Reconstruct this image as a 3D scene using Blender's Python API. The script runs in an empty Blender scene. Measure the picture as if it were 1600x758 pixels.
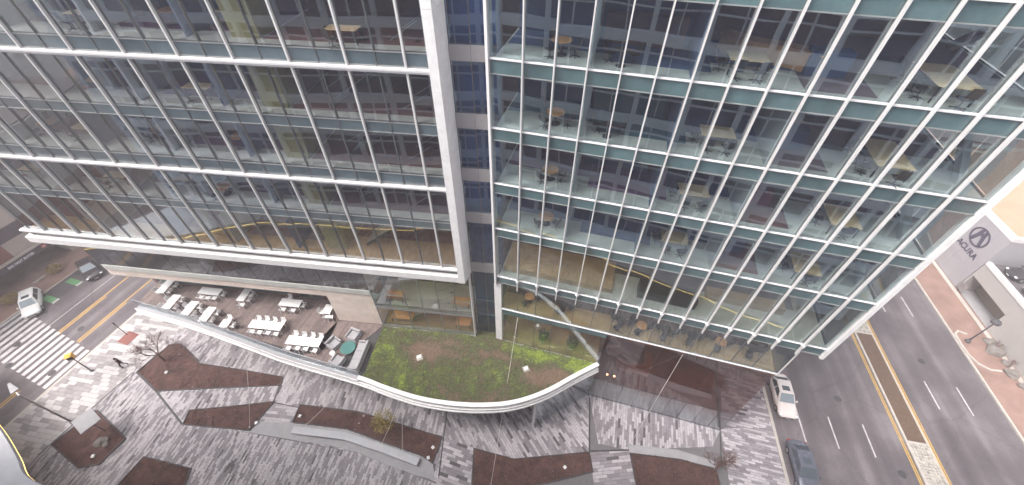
import bpy, bmesh, math, random
from mathutils import Matrix, Vector, noise

sc = bpy.context.scene
R_ = math.radians
random.seed(11)

# ------------------------------------------------------------------ camera, sky, sun, exposure
HCAM = 40.6
pitch, roll = R_(45.173), R_(0.4604)
fw = Vector((0, math.cos(pitch), -math.sin(pitch)))
up0 = Vector((0, math.sin(pitch), math.cos(pitch)))
rt0 = Vector((1, 0, 0))
rt = rt0 * math.cos(roll) + up0 * math.sin(roll)
up = up0 * math.cos(roll) - rt0 * math.sin(roll)
cd = bpy.data.cameras.new('camera')
cd.sensor_width = 36.0
cd.lens = 626.27 / 1600 * 36.0
cd.clip_start = 0.05
cd.clip_end = 3000
cam = bpy.data.objects.new('camera', cd)
sc.collection.objects.link(cam)
M = Matrix((rt, up, -fw)).transposed().to_4x4()
M.translation = (0, 0, HCAM)
cam.matrix_world = M
sc.camera = cam

SUN_EL, SUN_AZ = R_(56), R_(248)      # azimuth clockwise from +Y: high on the left, a little behind the camera
w = bpy.data.worlds.new('World'); sc.world = w; w.use_nodes = True
nt = w.node_tree; nt.nodes.clear()
sky = nt.nodes.new('ShaderNodeTexSky'); sky.sky_type = 'NISHITA'; sky.sun_disc = False
sky.sun_elevation = SUN_EL; sky.sun_rotation = SUN_AZ
sky.air_density = 1.0; sky.dust_density = 6.0; sky.ozone_density = 0.6
bg = nt.nodes.new('ShaderNodeBackground'); bg.inputs['Strength'].default_value = 0.15
out = nt.nodes.new('ShaderNodeOutputWorld')
hs = nt.nodes.new('ShaderNodeHueSaturation'); hs.inputs['Saturation'].default_value = 0.22   # overcast: greyer than clear air
nt.links.new(sky.outputs[0], hs.inputs['Color']); nt.links.new(hs.outputs[0], bg.inputs[0]); nt.links.new(bg.outputs[0], out.inputs[0])
sd = bpy.data.lights.new('sun', 'SUN'); sd.energy = 1.0; sd.angle = R_(22); sd.color = (1.0, 0.92, 0.89)
sun = bpy.data.objects.new('sun', sd); sc.collection.objects.link(sun)
sdir = Vector((math.sin(SUN_AZ) * math.cos(SUN_EL), math.cos(SUN_AZ) * math.cos(SUN_EL), math.sin(SUN_EL)))
sun.rotation_euler = (-sdir).to_track_quat('-Z', 'Y').to_euler()
sun.location = (0, -30, 90)
vs = sc.view_settings
vs.view_transform = 'Standard'; vs.look = 'None'; vs.gamma = 1.0; vs.use_curve_mapping = False
vs.exposure = 1.42
sc.cycles.max_bounces = 10; sc.cycles.transparent_max_bounces = 24
sc.cycles.diffuse_bounces = 4; sc.cycles.glossy_bounces = 4

# ------------------------------------------------------------------ helpers
COL = sc.collection
class MB:
    def __init__(s): s.v = []; s.f = []
    def add(s, v, f):
        n = len(s.v); s.v += [tuple(p) for p in v]; s.f += [tuple(i + n for i in q) for q in f]; return s
    def box(s, x0, x1, y0, y1, z0, z1):
        return s.add([(x0,y0,z0),(x1,y0,z0),(x1,y1,z0),(x0,y1,z0),(x0,y0,z1),(x1,y0,z1),(x1,y1,z1),(x0,y1,z1)],
                     [(0,3,2,1),(4,5,6,7),(0,1,5,4),(1,2,6,5),(2,3,7,6),(3,0,4,7)])
    def prism(s, pts, z0, z1):
        a = sum(pts[i][0]*pts[(i+1)%len(pts)][1]-pts[(i+1)%len(pts)][0]*pts[i][1] for i in range(len(pts)))
        if a < 0: pts = pts[::-1]
        n = len(pts)
        return s.add([(p[0],p[1],z0) for p in pts]+[(p[0],p[1],z1) for p in pts],
                     [tuple(range(n))[::-1], tuple(range(n,2*n))]+[(i,(i+1)%n,n+(i+1)%n,n+i) for i in range(n)])
    def tube(s, p0, p1, r0, r1=None, n=8, caps=True):
        r1 = r0 if r1 is None else r1
        p0 = Vector(p0); p1 = Vector(p1); d = (p1-p0).normalized()
        a = d.orthogonal().normalized(); b = d.cross(a)
        vs_ = []
        for p, r in ((p0, r0), (p1, r1)):
            for i in range(n):
                t = 2*math.pi*i/n; vs_.append(p + (a*math.cos(t)+b*math.sin(t))*r)
        f = [(i,(i+1)%n,n+(i+1)%n,n+i) for i in range(n)]
        if caps: f += [tuple(range(n))[::-1], tuple(range(n,2*n))]
        return s.add(vs_, f)
    def path(s, pts, r, n=6):
        for a, b in zip(pts, pts[1:]): s.tube(a, b, r, r, n)
        return s
    def lathe(s, prof, n=20, c=(0,0)):
        vs_ = []; f = []
        for r, z in prof:
            for i in range(n):
                t = 2*math.pi*i/n; vs_.append((c[0]+r*math.cos(t), c[1]+r*math.sin(t), z))
        for k in range(len(prof)-1):
            for i in range(n):
                f.append((k*n+i, k*n+(i+1)%n, (k+1)*n+(i+1)%n, (k+1)*n+i))
        f += [tuple(range(n))[::-1], tuple(range((len(prof)-1)*n, len(prof)*n))]
        return s.add(vs_, f)
    def sweep(s, path, prof, closed=False):
        """profile (offset to the right of travel, z) along an XY path"""
        n = len(prof); rings = []
        for i, p in enumerate(path):
            a = Vector(path[max(i-1,0)][:2]); b = Vector(path[min(i+1,len(path)-1)][:2])
            d = (b-a).normalized(); nrm = Vector((d.y,-d.x))
            rings.append([(p[0]+nrm.x*o, p[1]+nrm.y*o, z) for o, z in prof])
        vs_ = [q for r in rings for q in r]; f = []
        for k in range(len(rings)-1):
            for i in range(n):
                f.append((k*n+i, (k+1)*n+i, (k+1)*n+(i+1)%n, k*n+(i+1)%n))
        f += [tuple(range(n)), tuple(range((len(rings)-1)*n, len(rings)*n))[::-1]]
        return s.add(vs_, f)
    def mesh(s, name, bevel=0, smooth=False, seg=1):
        me = bpy.data.meshes.new(name); me.from_pydata(s.v, [], s.f)
        bm = bmesh.new(); bm.from_mesh(me)
        if bevel:
            bmesh.ops.remove_doubles(bm, verts=bm.verts, dist=1e-5)
            ed = [e for e in bm.edges if len(e.link_faces)==2 and e.calc_face_angle(0) > 0.5]
            bmesh.ops.bevel(bm, geom=ed, offset=bevel, segments=seg, profile=0.5, affect='EDGES')
        bmesh.ops.recalc_face_normals(bm, faces=bm.faces)
        bm.to_mesh(me); bm.free()
        if smooth:
            for p in me.polygons: p.use_smooth = True
        return me
    def build(s, name, mat, parent=None, mtx=None, bevel=0, smooth=False, seg=1):
        me = s.mesh(name, bevel, smooth, seg); me.materials.append(mat)
        return link(name, me, parent, mtx)

def link(name, data, parent=None, mtx=None):
    o = bpy.data.objects.new(name, data); COL.objects.link(o)
    if parent is not None: o.parent = parent
    if mtx is not None: o.matrix_local = mtx
    return o
def thing(name, label, cat, mtx=None, group=None, parent=None):
    o = bpy.data.objects.new(name, None); o.empty_display_size = 0.2; COL.objects.link(o)
    if mtx is not None: o.matrix_local = mtx
    return tag(o, label, cat, group)
def tag(o, label=None, cat=None, group=None, kind=None):
    for k, v in (('label',label),('category',cat),('group',group),('kind',kind)):
        if v: o[k] = v
    return o
def T(x, y, z=0, rz=0): return Matrix.Translation((x,y,z)) @ Matrix.Rotation(rz, 4, 'Z')
def copy_tree(o, parent=None):
    c = o.copy(); COL.objects.link(c); c.parent = parent
    for ch in list(o.children): copy_tree(ch, c)
    return c
_cache = {}
def piece(name, parent, mat, x0, x1, y0, y1, z0, z1, bevel=0, tilt=None):
    key = (name, mat.name, round(x1-x0,3), round(y1-y0,3), round(z1-z0,3), bevel)
    me = _cache.get(key)
    if me is None:
        hx, hy, hz = (x1-x0)/2, (y1-y0)/2, (z1-z0)/2
        me = MB().box(-hx,hx,-hy,hy,-hz,hz).mesh(name, bevel); me.materials.append(mat); _cache[key] = me
    m = Matrix.Translation(((x0+x1)/2,(y0+y1)/2,(z0+z1)/2))
    if tilt: m = m @ Matrix.Rotation(tilt[0],4,'X') @ Matrix.Rotation(tilt[1],4,'Z')
    return link(name, me, parent, m)

# ------------------------------------------------------------------ materials
def newmat(name):
    m = bpy.data.materials.new(name); m.use_nodes = True; n = m.node_tree; n.nodes.clear()
    o = n.nodes.new('ShaderNodeOutputMaterial'); return m, n, o
def N(n, t, **kw):
    x = n.nodes.new(t)
    for k, v in kw.items():
        if k in x.inputs: x.inputs[k].default_value = v
        else: setattr(x, k, v)
    return x
def pos(n, scale=1.0, world=True):
    if world: return N(n, 'ShaderNodeNewGeometry').outputs['Position']
    return N(n, 'ShaderNodeTexCoord').outputs['Object']
def ramp(n, fac, stops):
    r = n.nodes.new('ShaderNodeValToRGB'); e = r.color_ramp.elements
    while len(e) < len(stops): e.new(0.5)
    for el, (p, c) in zip(e, stops): el.position = p; el.color = (*c, 1)
    n.links.new(fac, r.inputs[0]); return r.outputs[0]
def pbr(name, col, rough=0.6, metal=0.0, var=0.12, scale=3.0, bump=0.0, bscale=40.0, island=0.0, col2=None, spec=0.5, detail=6.0):
    m, n, o = newmat(name)
    b = N(n, 'ShaderNodeBsdfPrincipled'); b.inputs['Roughness'].default_value = rough; b.inputs['Metallic'].default_value = metal
    b.inputs['Specular IOR Level'].default_value = spec
    P = pos(n)
    nz = N(n, 'ShaderNodeTexNoise'); nz.inputs['Scale'].default_value = scale; nz.inputs['Detail'].default_value = detail; nz.inputs['Roughness'].default_value = 0.65
    n.links.new(P, nz.inputs['Vector'])
    c2 = col2 or tuple(min(1, c*(1+var)) for c in col); c1 = tuple(c*(1-var) for c in col)
    cc = ramp(n, nz.outputs[0], [(0.32, c1), (0.68, c2)])
    if island:
        g = N(n, 'ShaderNodeNewGeometry'); oi = N(n, 'ShaderNodeObjectInfo')
        ad = N(n, 'ShaderNodeMath', operation='ADD'); n.links.new(g.outputs['Random Per Island'], ad.inputs[0]); n.links.new(oi.outputs['Random'], ad.inputs[1])
        fr = N(n, 'ShaderNodeMath', operation='FRACT'); n.links.new(ad.outputs[0], fr.inputs[0])
        mp = N(n, 'ShaderNodeMapRange'); mp.inputs[3].default_value = 1-island; mp.inputs[4].default_value = 1+island
        n.links.new(fr.outputs[0], mp.inputs[0])
        mu = N(n, 'ShaderNodeVectorMath', operation='SCALE'); n.links.new(cc, mu.inputs[0]); n.links.new(mp.outputs[0], mu.inputs['Scale']); cc = mu.outputs[0]
    n.links.new(cc, b.inputs['Base Color'])
    rr = N(n, 'ShaderNodeMapRange'); rr.inputs[3].default_value = max(0.02, rough-0.1); rr.inputs[4].default_value = min(1, rough+0.1)
    n.links.new(nz.outputs[0], rr.inputs[0]); n.links.new(rr.outputs[0], b.inputs['Roughness'])
    if bump:
        n2 = N(n, 'ShaderNodeTexNoise'); n2.inputs['Scale'].default_value = bscale; n2.inputs['Detail'].default_value = 4; n.links.new(P, n2.inputs['Vector'])
        bp = N(n, 'ShaderNodeBump'); bp.inputs['Strength'].default_value = bump; bp.inputs['Distance'].default_value = 0.02
        n.links.new(n2.outputs[0], bp.inputs['Height']); n.links.new(bp.outputs[0], b.inputs['Normal'])
    n.links.new(b.outputs[0], o.inputs[0]); return m
def glass(name, tint, r0=0.07, rough=0.0, wave=0.0):
    """thin architectural glass: tinted see-through plus an angle-dependent mirror"""
    m, n, o = newmat(name)
    tr = N(n, 'ShaderNodeBsdfTransparent')
    oi = N(n, 'ShaderNodeObjectInfo')
    n.links.new(ramp(n, oi.outputs['Random'], [(0.0, tuple(c*0.94 for c in tint)), (1.0, tuple(min(1, c*1.04) for c in tint))]), tr.inputs[0])
    gl = N(n, 'ShaderNodeBsdfGlossy'); gl.inputs['Roughness'].default_value = rough; gl.inputs[0].default_value = (0.86,0.94,1.0,1)
    lw = N(n, 'ShaderNodeLayerWeight'); lw.inputs[0].default_value = 0.5
    pw = N(n, 'ShaderNodeMath', operation='POWER'); pw.inputs[1].default_value = 3.6; n.links.new(lw.outputs['Facing'], pw.inputs[0])
    mp = N(n, 'ShaderNodeMapRange'); mp.inputs[3].default_value = r0; mp.inputs[4].default_value = 0.9; n.links.new(pw.outputs[0], mp.inputs[0])
    if wave:
        nz = N(n, 'ShaderNodeTexNoise'); nz.inputs['Scale'].default_value = 0.35; nz.inputs['Detail'].default_value = 1; n.links.new(pos(n), nz.inputs['Vector'])
        bp = N(n, 'ShaderNodeBump'); bp.inputs['Strength'].default_value = wave; bp.inputs['Distance'].default_value = 0.05
        n.links.new(nz.outputs[0], bp.inputs['Height']); n.links.new(bp.outputs[0], gl.inputs['Normal'])
    mx = N(n, 'ShaderNodeMixShader'); n.links.new(mp.outputs[0], mx.inputs[0]); n.links.new(tr.outputs[0], mx.inputs[1]); n.links.new(gl.outputs[0], mx.inputs[2])
    n.links.new(mx.outputs[0], o.inputs[0]); return m
def emis(name, col, s):
    m, n, o = newmat(name); e = N(n, 'ShaderNodeEmission'); e.inputs[0].default_value = (*col,1); e.inputs[1].default_value = s
    n.links.new(e.outputs[0], o.inputs[0]); return m

MT = dict(
    finwhite=pbr('light_fin_metal', (0.60,0.585,0.58), 0.4, var=0.06, scale=1.0),
    white=pbr('white_metal', (0.72,0.70,0.695), 0.35, var=0.04, scale=1.2),
    fascia=pbr('white_fascia', (0.75,0.735,0.725), 0.4, var=0.08, scale=2.2),
    alu=pbr('grey_aluminium', (0.30,0.31,0.31), 0.4, metal=0.3, var=0.06),
    darkalu=pbr('dark_mullion', (0.10,0.105,0.11), 0.45, var=0.1),
    spandrel=pbr('teal_spandrel', (0.070,0.122,0.130), 0.10, spec=1.0, var=0.22, scale=0.6, island=0.12),
    spandrel2=pbr('blue_grey_spandrel', (0.072,0.10,0.115), 0.10, spec=1.0, var=0.22, scale=0.6, island=0.12),
    greypanel=pbr('grey_panel', (0.27,0.255,0.26), 0.5, var=0.05),
    slab=pbr('slab_edge', (0.42,0.45,0.42), 0.7, var=0.06),
    carpet=pbr('pale_office_floor', (0.52,0.52,0.48), 0.85, var=0.10, scale=1.5, bump=0.1),
    darkcarpet=pbr('dark_office_floor', (0.13,0.10,0.095), 0.9, var=0.25, scale=1.0, bump=0.1),
    tanfloor=pbr('tan_cafe_floor', (0.42,0.28,0.14), 0.6, var=0.2, scale=0.8),
    core=pbr('core_wall', (0.17,0.12,0.11), 0.8, var=0.15),
    navy=pbr('navy_wall', (0.09,0.13,0.23), 0.6, var=0.2),
    brownwall=pbr('brown_wall', (0.17,0.085,0.075), 0.7, var=0.2),
    partition=pbr('pale_partition', (0.46,0.48,0.47), 0.7, var=0.05),
    wood=pbr('pale_oak', (0.84,0.60,0.34), 0.45, var=0.14, scale=6),
    orangewood=pbr('orange_wood', (0.62,0.31,0.13), 0.5, var=0.15, scale=5),
    black=pbr('black_plastic', (0.02,0.02,0.022), 0.45, var=0.1),
    stone=pbr('beige_stone', (0.72,0.61,0.53), 0.75, var=0.07, scale=1.5, bump=0.15, bscale=15, island=0.06),
    deck=pbr('weathered_deck_board', (0.172,0.130,0.120), 0.75, var=0.25, scale=2.5, bump=0.2, bscale=30, island=0.22),
    furn=pbr('white_furniture', (0.82,0.81,0.80), 0.45, var=0.03),
    cushion=pbr('grey_cushion', (0.36,0.35,0.36), 0.9, var=0.08, scale=8, bump=0.2),
    teal=pbr('teal_table_top', (0.05,0.165,0.15), 0.35, var=0.06),
    asphalt=pbr('asphalt', (0.098,0.088,0.093), 0.85, var=0.22, scale=0.35, bump=0.3, bscale=60, col2=(0.135,0.122,0.127)),
    line_w=pbr('white_road_paint', (0.50,0.475,0.47), 0.7, var=0.30, scale=2.5),
    line_y=pbr('yellow_road_paint', (0.55,0.33,0.08), 0.7, var=0.2, scale=4),
    green_paint=pbr('green_road_paint', (0.11,0.30,0.12), 0.7, var=0.15, scale=4),
    kerb=pbr('concrete_kerb', (0.46,0.42,0.38), 0.85, var=0.12, scale=2, bump=0.2),
    concrete=pbr('grey_concrete', (0.33,0.32,0.33), 0.85, var=0.10, scale=1.2, bump=0.2, bscale=25),
    palecon=pbr('pale_concrete', (0.44,0.44,0.46), 0.8, var=0.08, scale=1.2, bump=0.15),
    joint=pbr('paving_bed', (0.16,0.15,0.155), 0.9, var=0.1),
    drain=pbr('dark_steel_drain', (0.05,0.048,0.05), 0.6, var=0.2),
    mulch=pbr('brown_mulch', (0.062,0.030,0.026), 0.95, var=0.4, scale=1.1, bump=0.9, bscale=30, col2=(0.125,0.062,0.052), detail=12),
    ground=pbr('city_ground', (0.17,0.16,0.155), 0.9, var=0.2, scale=0.2),
    brown_earth=pbr('brown_planting_soil', (0.12,0.075,0.05), 0.95, var=0.35, scale=5, bump=0.7, bscale=20),
    cobble=pbr('pale_cobble', (0.40,0.37,0.33), 0.9, var=0.2, scale=3, island=0.25),
    soffit=pbr('soffit', (0.45,0.44,0.43), 0.8, var=0.05),
    tan_roof=pbr('tan_flat_roof', (0.40,0.26,0.18), 0.9, var=0.08, scale=0.5),
    dealer=pbr('grey_cladding', (0.36,0.345,0.365), 0.5, var=0.04, scale=0.6),
    dealer2=pbr('warm_grey_render', (0.40,0.375,0.36), 0.75, var=0.05, scale=0.6),
    dealer_trim=pbr('white_parapet', (0.70,0.68,0.67), 0.5, var=0.04),
    niche=pbr('brown_recess', (0.22,0.18,0.15), 0.8, var=0.12),
    signblue=pbr('dark_sign_letters', (0.07,0.065,0.10), 0.4, var=0.05),
    beige_bld=pbr('beige_precast', (0.46,0.41,0.37), 0.8, var=0.08, scale=0.7),
    red_bld=pbr('red_brick_panel', (0.22,0.085,0.07), 0.85, var=0.15, scale=2),
    purple_band=pbr('dark_band', (0.075,0.055,0.075), 0.5, var=0.1),
    signwhite=pbr('sign_lettering', (0.75,0.74,0.76), 0.6, var=0.02),
    signred=pbr('sign_red', (0.50,0.10,0.09), 0.6, var=0.05),
    carwhite=pbr('white_car_paint', (0.76,0.75,0.73), 0.22, var=0.02),
    carpink=pbr('cream_car_paint', (0.70,0.64,0.61), 0.25, var=0.02),
    carblack=pbr('black_car_paint', (0.035,0.03,0.035), 0.2, var=0.05),
    carblue=pbr('slate_car_paint', (0.12,0.125,0.16), 0.25, metal=0.3, var=0.05),
    carglass=pbr('car_glass', (0.045,0.06,0.075), 0.05, var=0.05, spec=0.8),
    windscreen=pbr('car_windscreen', (0.20,0.24,0.27), 0.06, var=0.05, spec=0.8),
    tyre=pbr('tyre', (0.02,0.02,0.02), 0.9), rim=pbr('wheel_rim', (0.5,0.5,0.52), 0.3, metal=0.8),
    lampglass=pbr('headlamp', (0.75,0.76,0.78), 0.1), taillamp=pbr('tail_lamp', (0.35,0.02,0.02), 0.2),
    bark=pbr('bark', (0.15,0.085,0.07), 0.95, var=0.2, scale=10),
    steel=pbr('steel', (0.35,0.34,0.35), 0.4, metal=0.5), cable=pbr('pale_cable', (0.62,0.58,0.54), 0.5),
    yellow=pbr('yellow_signal_housing', (0.70,0.38,0.04), 0.45), darkpole=pbr('dark_pole', (0.09,0.085,0.09), 0.5, metal=0.2),
    opp=pbr('pale_blue_precast', (0.74,0.82,0.94), 0.7, var=0.05, scale=0.4),
    opp_dark=pbr('opposite_dark_glass', (0.045,0.085,0.21), 0.45, var=0.2, scale=0.5, spec=0.2),
    coat=pbr('dark_maroon_coat', (0.06,0.018,0.022), 0.9), trousers=pbr('dark_trousers', (0.02,0.02,0.025), 0.9),
    skin=pbr('skin', (0.42,0.26,0.19), 0.6), hair=pbr('dark_hair', (0.02,0.014,0.012), 0.7),
    rock=pbr('pale_rock', (0.19,0.17,0.155), 0.9, var=0.2, scale=2, bump=0.5),
    orangeseat=pbr('tan_leather', (0.48,0.25,0.09), 0.6, var=0.1), redseat=pbr('red_seat', (0.26,0.05,0.06), 0.8),
)
MT['glassR'] = glass('clear_teal_glass', (0.90,0.95,0.955), 0.125, wave=0.22)
MT['glassL'] = glass('clear_grey_glass', (0.92,0.935,0.94), 0.105, wave=0.2)
MT['glassB'] = glass('navy_glass', (0.80,0.88,0.97), 0.07, wave=0.04)
MT['glassD'] = glass('dark_band_glass', (0.58,0.56,0.57), 0.11, wave=0.04)
MT['glassBr'] = glass('brown_tinted_glass', (0.76,0.56,0.51), 0.10, wave=0.03)
MT['glassC'] = glass('clear_lobby_glass', (0.92,0.93,0.93), 0.08)
MT['bluewall'] = pbr('deep_blue_backing', (0.035,0.075,0.17), 0.7, var=0.2, scale=0.5)
MT['navycarpet'] = pbr('navy_floor', (0.06,0.075,0.12), 0.9, var=0.2)
MT['sideglass'] = glass('side_glass', (0.45,0.49,0.49), 0.12)
MT['maroon'] = pbr('maroon_wall', (0.22,0.045,0.075), 0.7, var=0.2)
MT['purple'] = pbr('purple_wall', (0.14,0.07,0.17), 0.7, var=0.2)
MT['olive'] = pbr('olive_wall', (0.30,0.27,0.11), 0.7, var=0.15)
MT['tealwall'] = pbr('teal_wall', (0.05,0.15,0.17), 0.7, var=0.15)
MT['cblue'] = pbr('blue_carpet', (0.055,0.11,0.24), 0.9, var=0.2)
MT['cteal'] = pbr('teal_carpet', (0.055,0.14,0.19), 0.9, var=0.2)
MT['cpurple'] = pbr('purple_carpet', (0.19,0.085,0.17), 0.9, var=0.2)
MT['cmauve'] = pbr('mauve_carpet', (0.20,0.145,0.165), 0.9, var=0.2)
MT['cmaroon'] = pbr('maroon_carpet', (0.20,0.095,0.085), 0.9, var=0.25)
MT['rail'] = glass('railing_glass', (0.95,0.97,0.97), 0.02)
MT['led'] = emis('warm_led_strip', (1.0,0.66,0.20), 1.6)
MT['ceil'] = emis('warm_ceiling_light', (1.0,0.74,0.45), 9.0)
MT['bulb'] = emis('warm_bulb', (1.0,0.72,0.38), 6.0)

def paver_mat(name, stops, scale=3.0):
    m, n, o = newmat(name)
    b = N(n, 'ShaderNodeBsdfPrincipled'); b.inputs['Roughness'].default_value = 0.8
    g = N(n, 'ShaderNodeNewGeometry'); oi = N(n, 'ShaderNodeObjectInfo')
    ad = N(n, 'ShaderNodeMath', operation='ADD'); n.links.new(g.outputs['Random Per Island'], ad.inputs[0]); n.links.new(oi.outputs['Random'], ad.inputs[1])
    fr = N(n, 'ShaderNodeMath', operation='FRACT'); n.links.new(ad.outputs[0], fr.inputs[0])
    r = n.nodes.new('ShaderNodeValToRGB'); r.color_ramp.interpolation = 'CONSTANT'; e = r.color_ramp.elements
    while len(e) < len(stops): e.new(0.5)
    for el, (p, c) in zip(e, stops): el.position = p; el.color = (*c, 1)
    n.links.new(fr.outputs[0], r.inputs[0])
    nz = N(n, 'ShaderNodeTexNoise'); nz.inputs['Scale'].default_value = scale; nz.inputs['Detail'].default_value = 8; n.links.new(g.outputs['Position'], nz.inputs['Vector'])
    n3 = N(n, 'ShaderNodeTexNoise'); n3.inputs['Scale'].default_value = 0.18; n3.inputs['Detail'].default_value = 4; n.links.new(g.outputs['Position'], n3.inputs['Vector'])
    a2 = N(n, 'ShaderNodeMath', operation='ADD'); n.links.new(nz.outputs[0], a2.inputs[0]); n.links.new(n3.outputs[0], a2.inputs[1])
    mp = N(n, 'ShaderNodeMapRange'); mp.inputs[1].default_value = 0.6; mp.inputs[2].default_value = 1.4; mp.inputs[3].default_value = 0.78; mp.inputs[4].default_value = 1.2; n.links.new(a2.outputs[0], mp.inputs[0])
    mu = N(n, 'ShaderNodeVectorMath', operation='SCALE'); n.links.new(r.outputs[0], mu.inputs[0]); n.links.new(mp.outputs[0], mu.inputs['Scale'])
    n.links.new(mu.outputs[0], b.inputs['Base Color']); n.links.new(b.outputs[0], o.inputs[0]); return m
def asphalt_mat(name, ang):
    m, n, o = newmat(name); b = N(n,'ShaderNodeBsdfPrincipled'); b.inputs['Roughness'].default_value = .85
    P = pos(n); mp_ = N(n,'ShaderNodeMapping'); mp_.inputs['Rotation'].default_value = (0,0,ang); n.links.new(P, mp_.inputs['Vector'])
    m2 = N(n,'ShaderNodeMapping'); m2.inputs['Scale'].default_value = (0.75,0.018,1); n.links.new(mp_.outputs[0], m2.inputs['Vector'])
    s1 = N(n,'ShaderNodeTexNoise'); s1.inputs['Scale'].default_value = 1.0; s1.inputs['Detail'].default_value = 5; n.links.new(m2.outputs[0], s1.inputs['Vector'])
    s2 = N(n,'ShaderNodeTexNoise'); s2.inputs['Scale'].default_value = .22; s2.inputs['Detail'].default_value = 8; n.links.new(P, s2.inputs['Vector'])
    s3 = N(n,'ShaderNodeTexNoise'); s3.inputs['Scale'].default_value = 9; s3.inputs['Detail'].default_value = 6; n.links.new(P, s3.inputs['Vector'])
    vo = N(n,'ShaderNodeTexVoronoi'); vo.feature = 'DISTANCE_TO_EDGE'; vo.inputs['Scale'].default_value = .13; n.links.new(s2.outputs['Color'], vo.inputs['Vector'])
    wv = N(n,'ShaderNodeVectorMath',operation='MULTIPLY_ADD'); n.links.new(s3.outputs['Color'], wv.inputs[0]); wv.inputs[1].default_value = (.6,.6,.6); n.links.new(P, wv.inputs[2]); n.links.new(wv.outputs[0], vo.inputs['Vector'])
    ck = N(n,'ShaderNodeMapRange'); ck.inputs[1].default_value = 0; ck.inputs[2].default_value = .006; ck.inputs[3].default_value = .6; ck.inputs[4].default_value = 1; n.links.new(vo.outputs['Distance'], ck.inputs[0])
    a1 = N(n,'ShaderNodeMath',operation='ADD'); n.links.new(s1.outputs[0], a1.inputs[0]); n.links.new(s2.outputs[0], a1.inputs[1])
    a2 = N(n,'ShaderNodeMath',operation='MULTIPLY_ADD'); n.links.new(s3.outputs[0], a2.inputs[0]); a2.inputs[1].default_value = .35; n.links.new(a1.outputs[0], a2.inputs[2])
    c = ramp(n, a2.outputs[0], [(0.0,(0.05,0.045,0.048)),(1.0,(0.05,0.045,0.048))])
    mr = N(n,'ShaderNodeMapRange'); mr.inputs[1].default_value = .85; mr.inputs[2].default_value = 1.5; n.links.new(a2.outputs[0], mr.inputs[0])
    c = ramp(n, mr.outputs[0], [(0.0,(0.072,0.061,0.067)),(0.5,(0.118,0.102,0.109)),(1.0,(0.21,0.186,0.194))])
    mu = N(n,'ShaderNodeVectorMath',operation='SCALE'); n.links.new(c, mu.inputs[0]); n.links.new(ck.outputs[0], mu.inputs['Scale'])
    n.links.new(mu.outputs[0], b.inputs['Base Color'])
    bp = N(n,'ShaderNodeBump'); bp.inputs['Strength'].default_value = .3; bp.inputs['Distance'].default_value = .02; n.links.new(s3.outputs[0], bp.inputs['Height']); n.links.new(bp.outputs[0], b.inputs['Normal'])
    n.links.new(b.outputs[0], o.inputs[0]); return m
MT['asphS'] = asphalt_mat('avenue_asphalt', R_(10.713)); MT['asphT'] = asphalt_mat('street_asphalt', R_(16.177))
MT['paver'] = paver_mat('mixed_grey_paver', [(0,(0.47,0.435,0.452)),(0.28,(0.40,0.368,0.385)),(0.50,(0.275,0.25,0.266)),(0.76,(0.23,0.208,0.222)),(0.96,(0.11,0.10,0.105))])
MT['paver2'] = paver_mat('pale_sidewalk_paver', [(0,(0.46,0.435,0.43)),(0.5,(0.31,0.285,0.285)),(0.8,(0.26,0.24,0.24))])

# ------------------------------------------------------------------ frames
aS, aT, aL, aR = R_(10.713), R_(16.177), R_(-83.696), R_(-74.48)
FS = Matrix.Rotation(-aS, 4, 'Z')          # avenue: local x = across (to the right), y = along
FTm = Matrix.Rotation(-aT, 4, 'Z')         # left street, same sense
def facade(a, D):
    th = -(math.pi/2 + a); n = Vector((math.cos(a), -math.sin(a), 0))
    return Matrix.Translation(n*D) @ Matrix.Rotation(th, 4, 'Z')
FR = facade(aR, 19.6)                      # right wing: x along the glass, y inwards
FL = facade(aL, 20.3)                      # left wing
def wp(F, x, y, z=0): return F @ Vector((x, y, z))

# ------------------------------------------------------------------ the setting
def struct(o): return tag(o, kind='structure')
g = struct(MB().prism([(-340,-340),(340,-340),(340,340),(-340,340)], -0.9, -0.30).build('ground', MT['ground']))
STZ = -0.14
street = struct(MB().box(-65,-51.4,-160,220,-0.6,STZ).build('street', MT['asphT'], None, FTm))
avenue = struct(MB().box(22.77,45.95,-160,260,-0.62,STZ-0.004).build('avenue', MT['asphS'], None, FS))
z1 = STZ + 0.005
def mark(name, par, mat, x0,x1,y0,y1, z=z1): return piece(name, par, mat, x0,x1,y0,y1, z-0.02, z)
# street: two double yellow lines, crosswalk, thin lane line, green bicycle crossing marks
for xc in (-57.5, -54.2):
    for off in (-0.16, 0.16):
        for (y0, y1) in ((9.2,15.0),(15.0,90),(-60,3.2)):
            if y0 == 15.0 and off > 0: continue
            mark('yellow_line', street, MT['line_y'], xc+off-0.07, xc+off+0.07, y0, y1)
mark('white_line', street, MT['line_w'], -59.62, -59.54, 9.6, 60)
for i in range(15):
    x = -52.05 - i*0.92
    mark('crosswalk_stripe', street, MT['line_w'], x-0.24, x+0.24, 4.1+i*0.10, 8.75+i*0.13, z1+0.001)
for y in (12.3, 15.2):
    mark('bicycle_mark', street, MT['green_paint'], -64.6, -62.8, y, y+0.75)
    mark('white_end_mark', street, MT['line_w'], -62.75, -62.45, y-0.02, y+0.77)
# avenue
avz = STZ-0.004+0.005
for xc, ph in ((28.33,21.8-3.05),(31.44,21.65-3.05),(39.85,27.9-3.05),(42.86,27.8-3.05)):
    for k in range(-3, 8):
        mark('lane_dash', avenue, MT['line_w'], xc-0.065, xc+0.065, ph+k*12.2, ph+k*12.2+3.05, avz)
for xc in (34.45,34.62, 37.0, 37.17):
    mark('yellow_line', avenue, MT['line_y'], xc-0.05, xc+0.05, -60, 120, avz)
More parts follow.
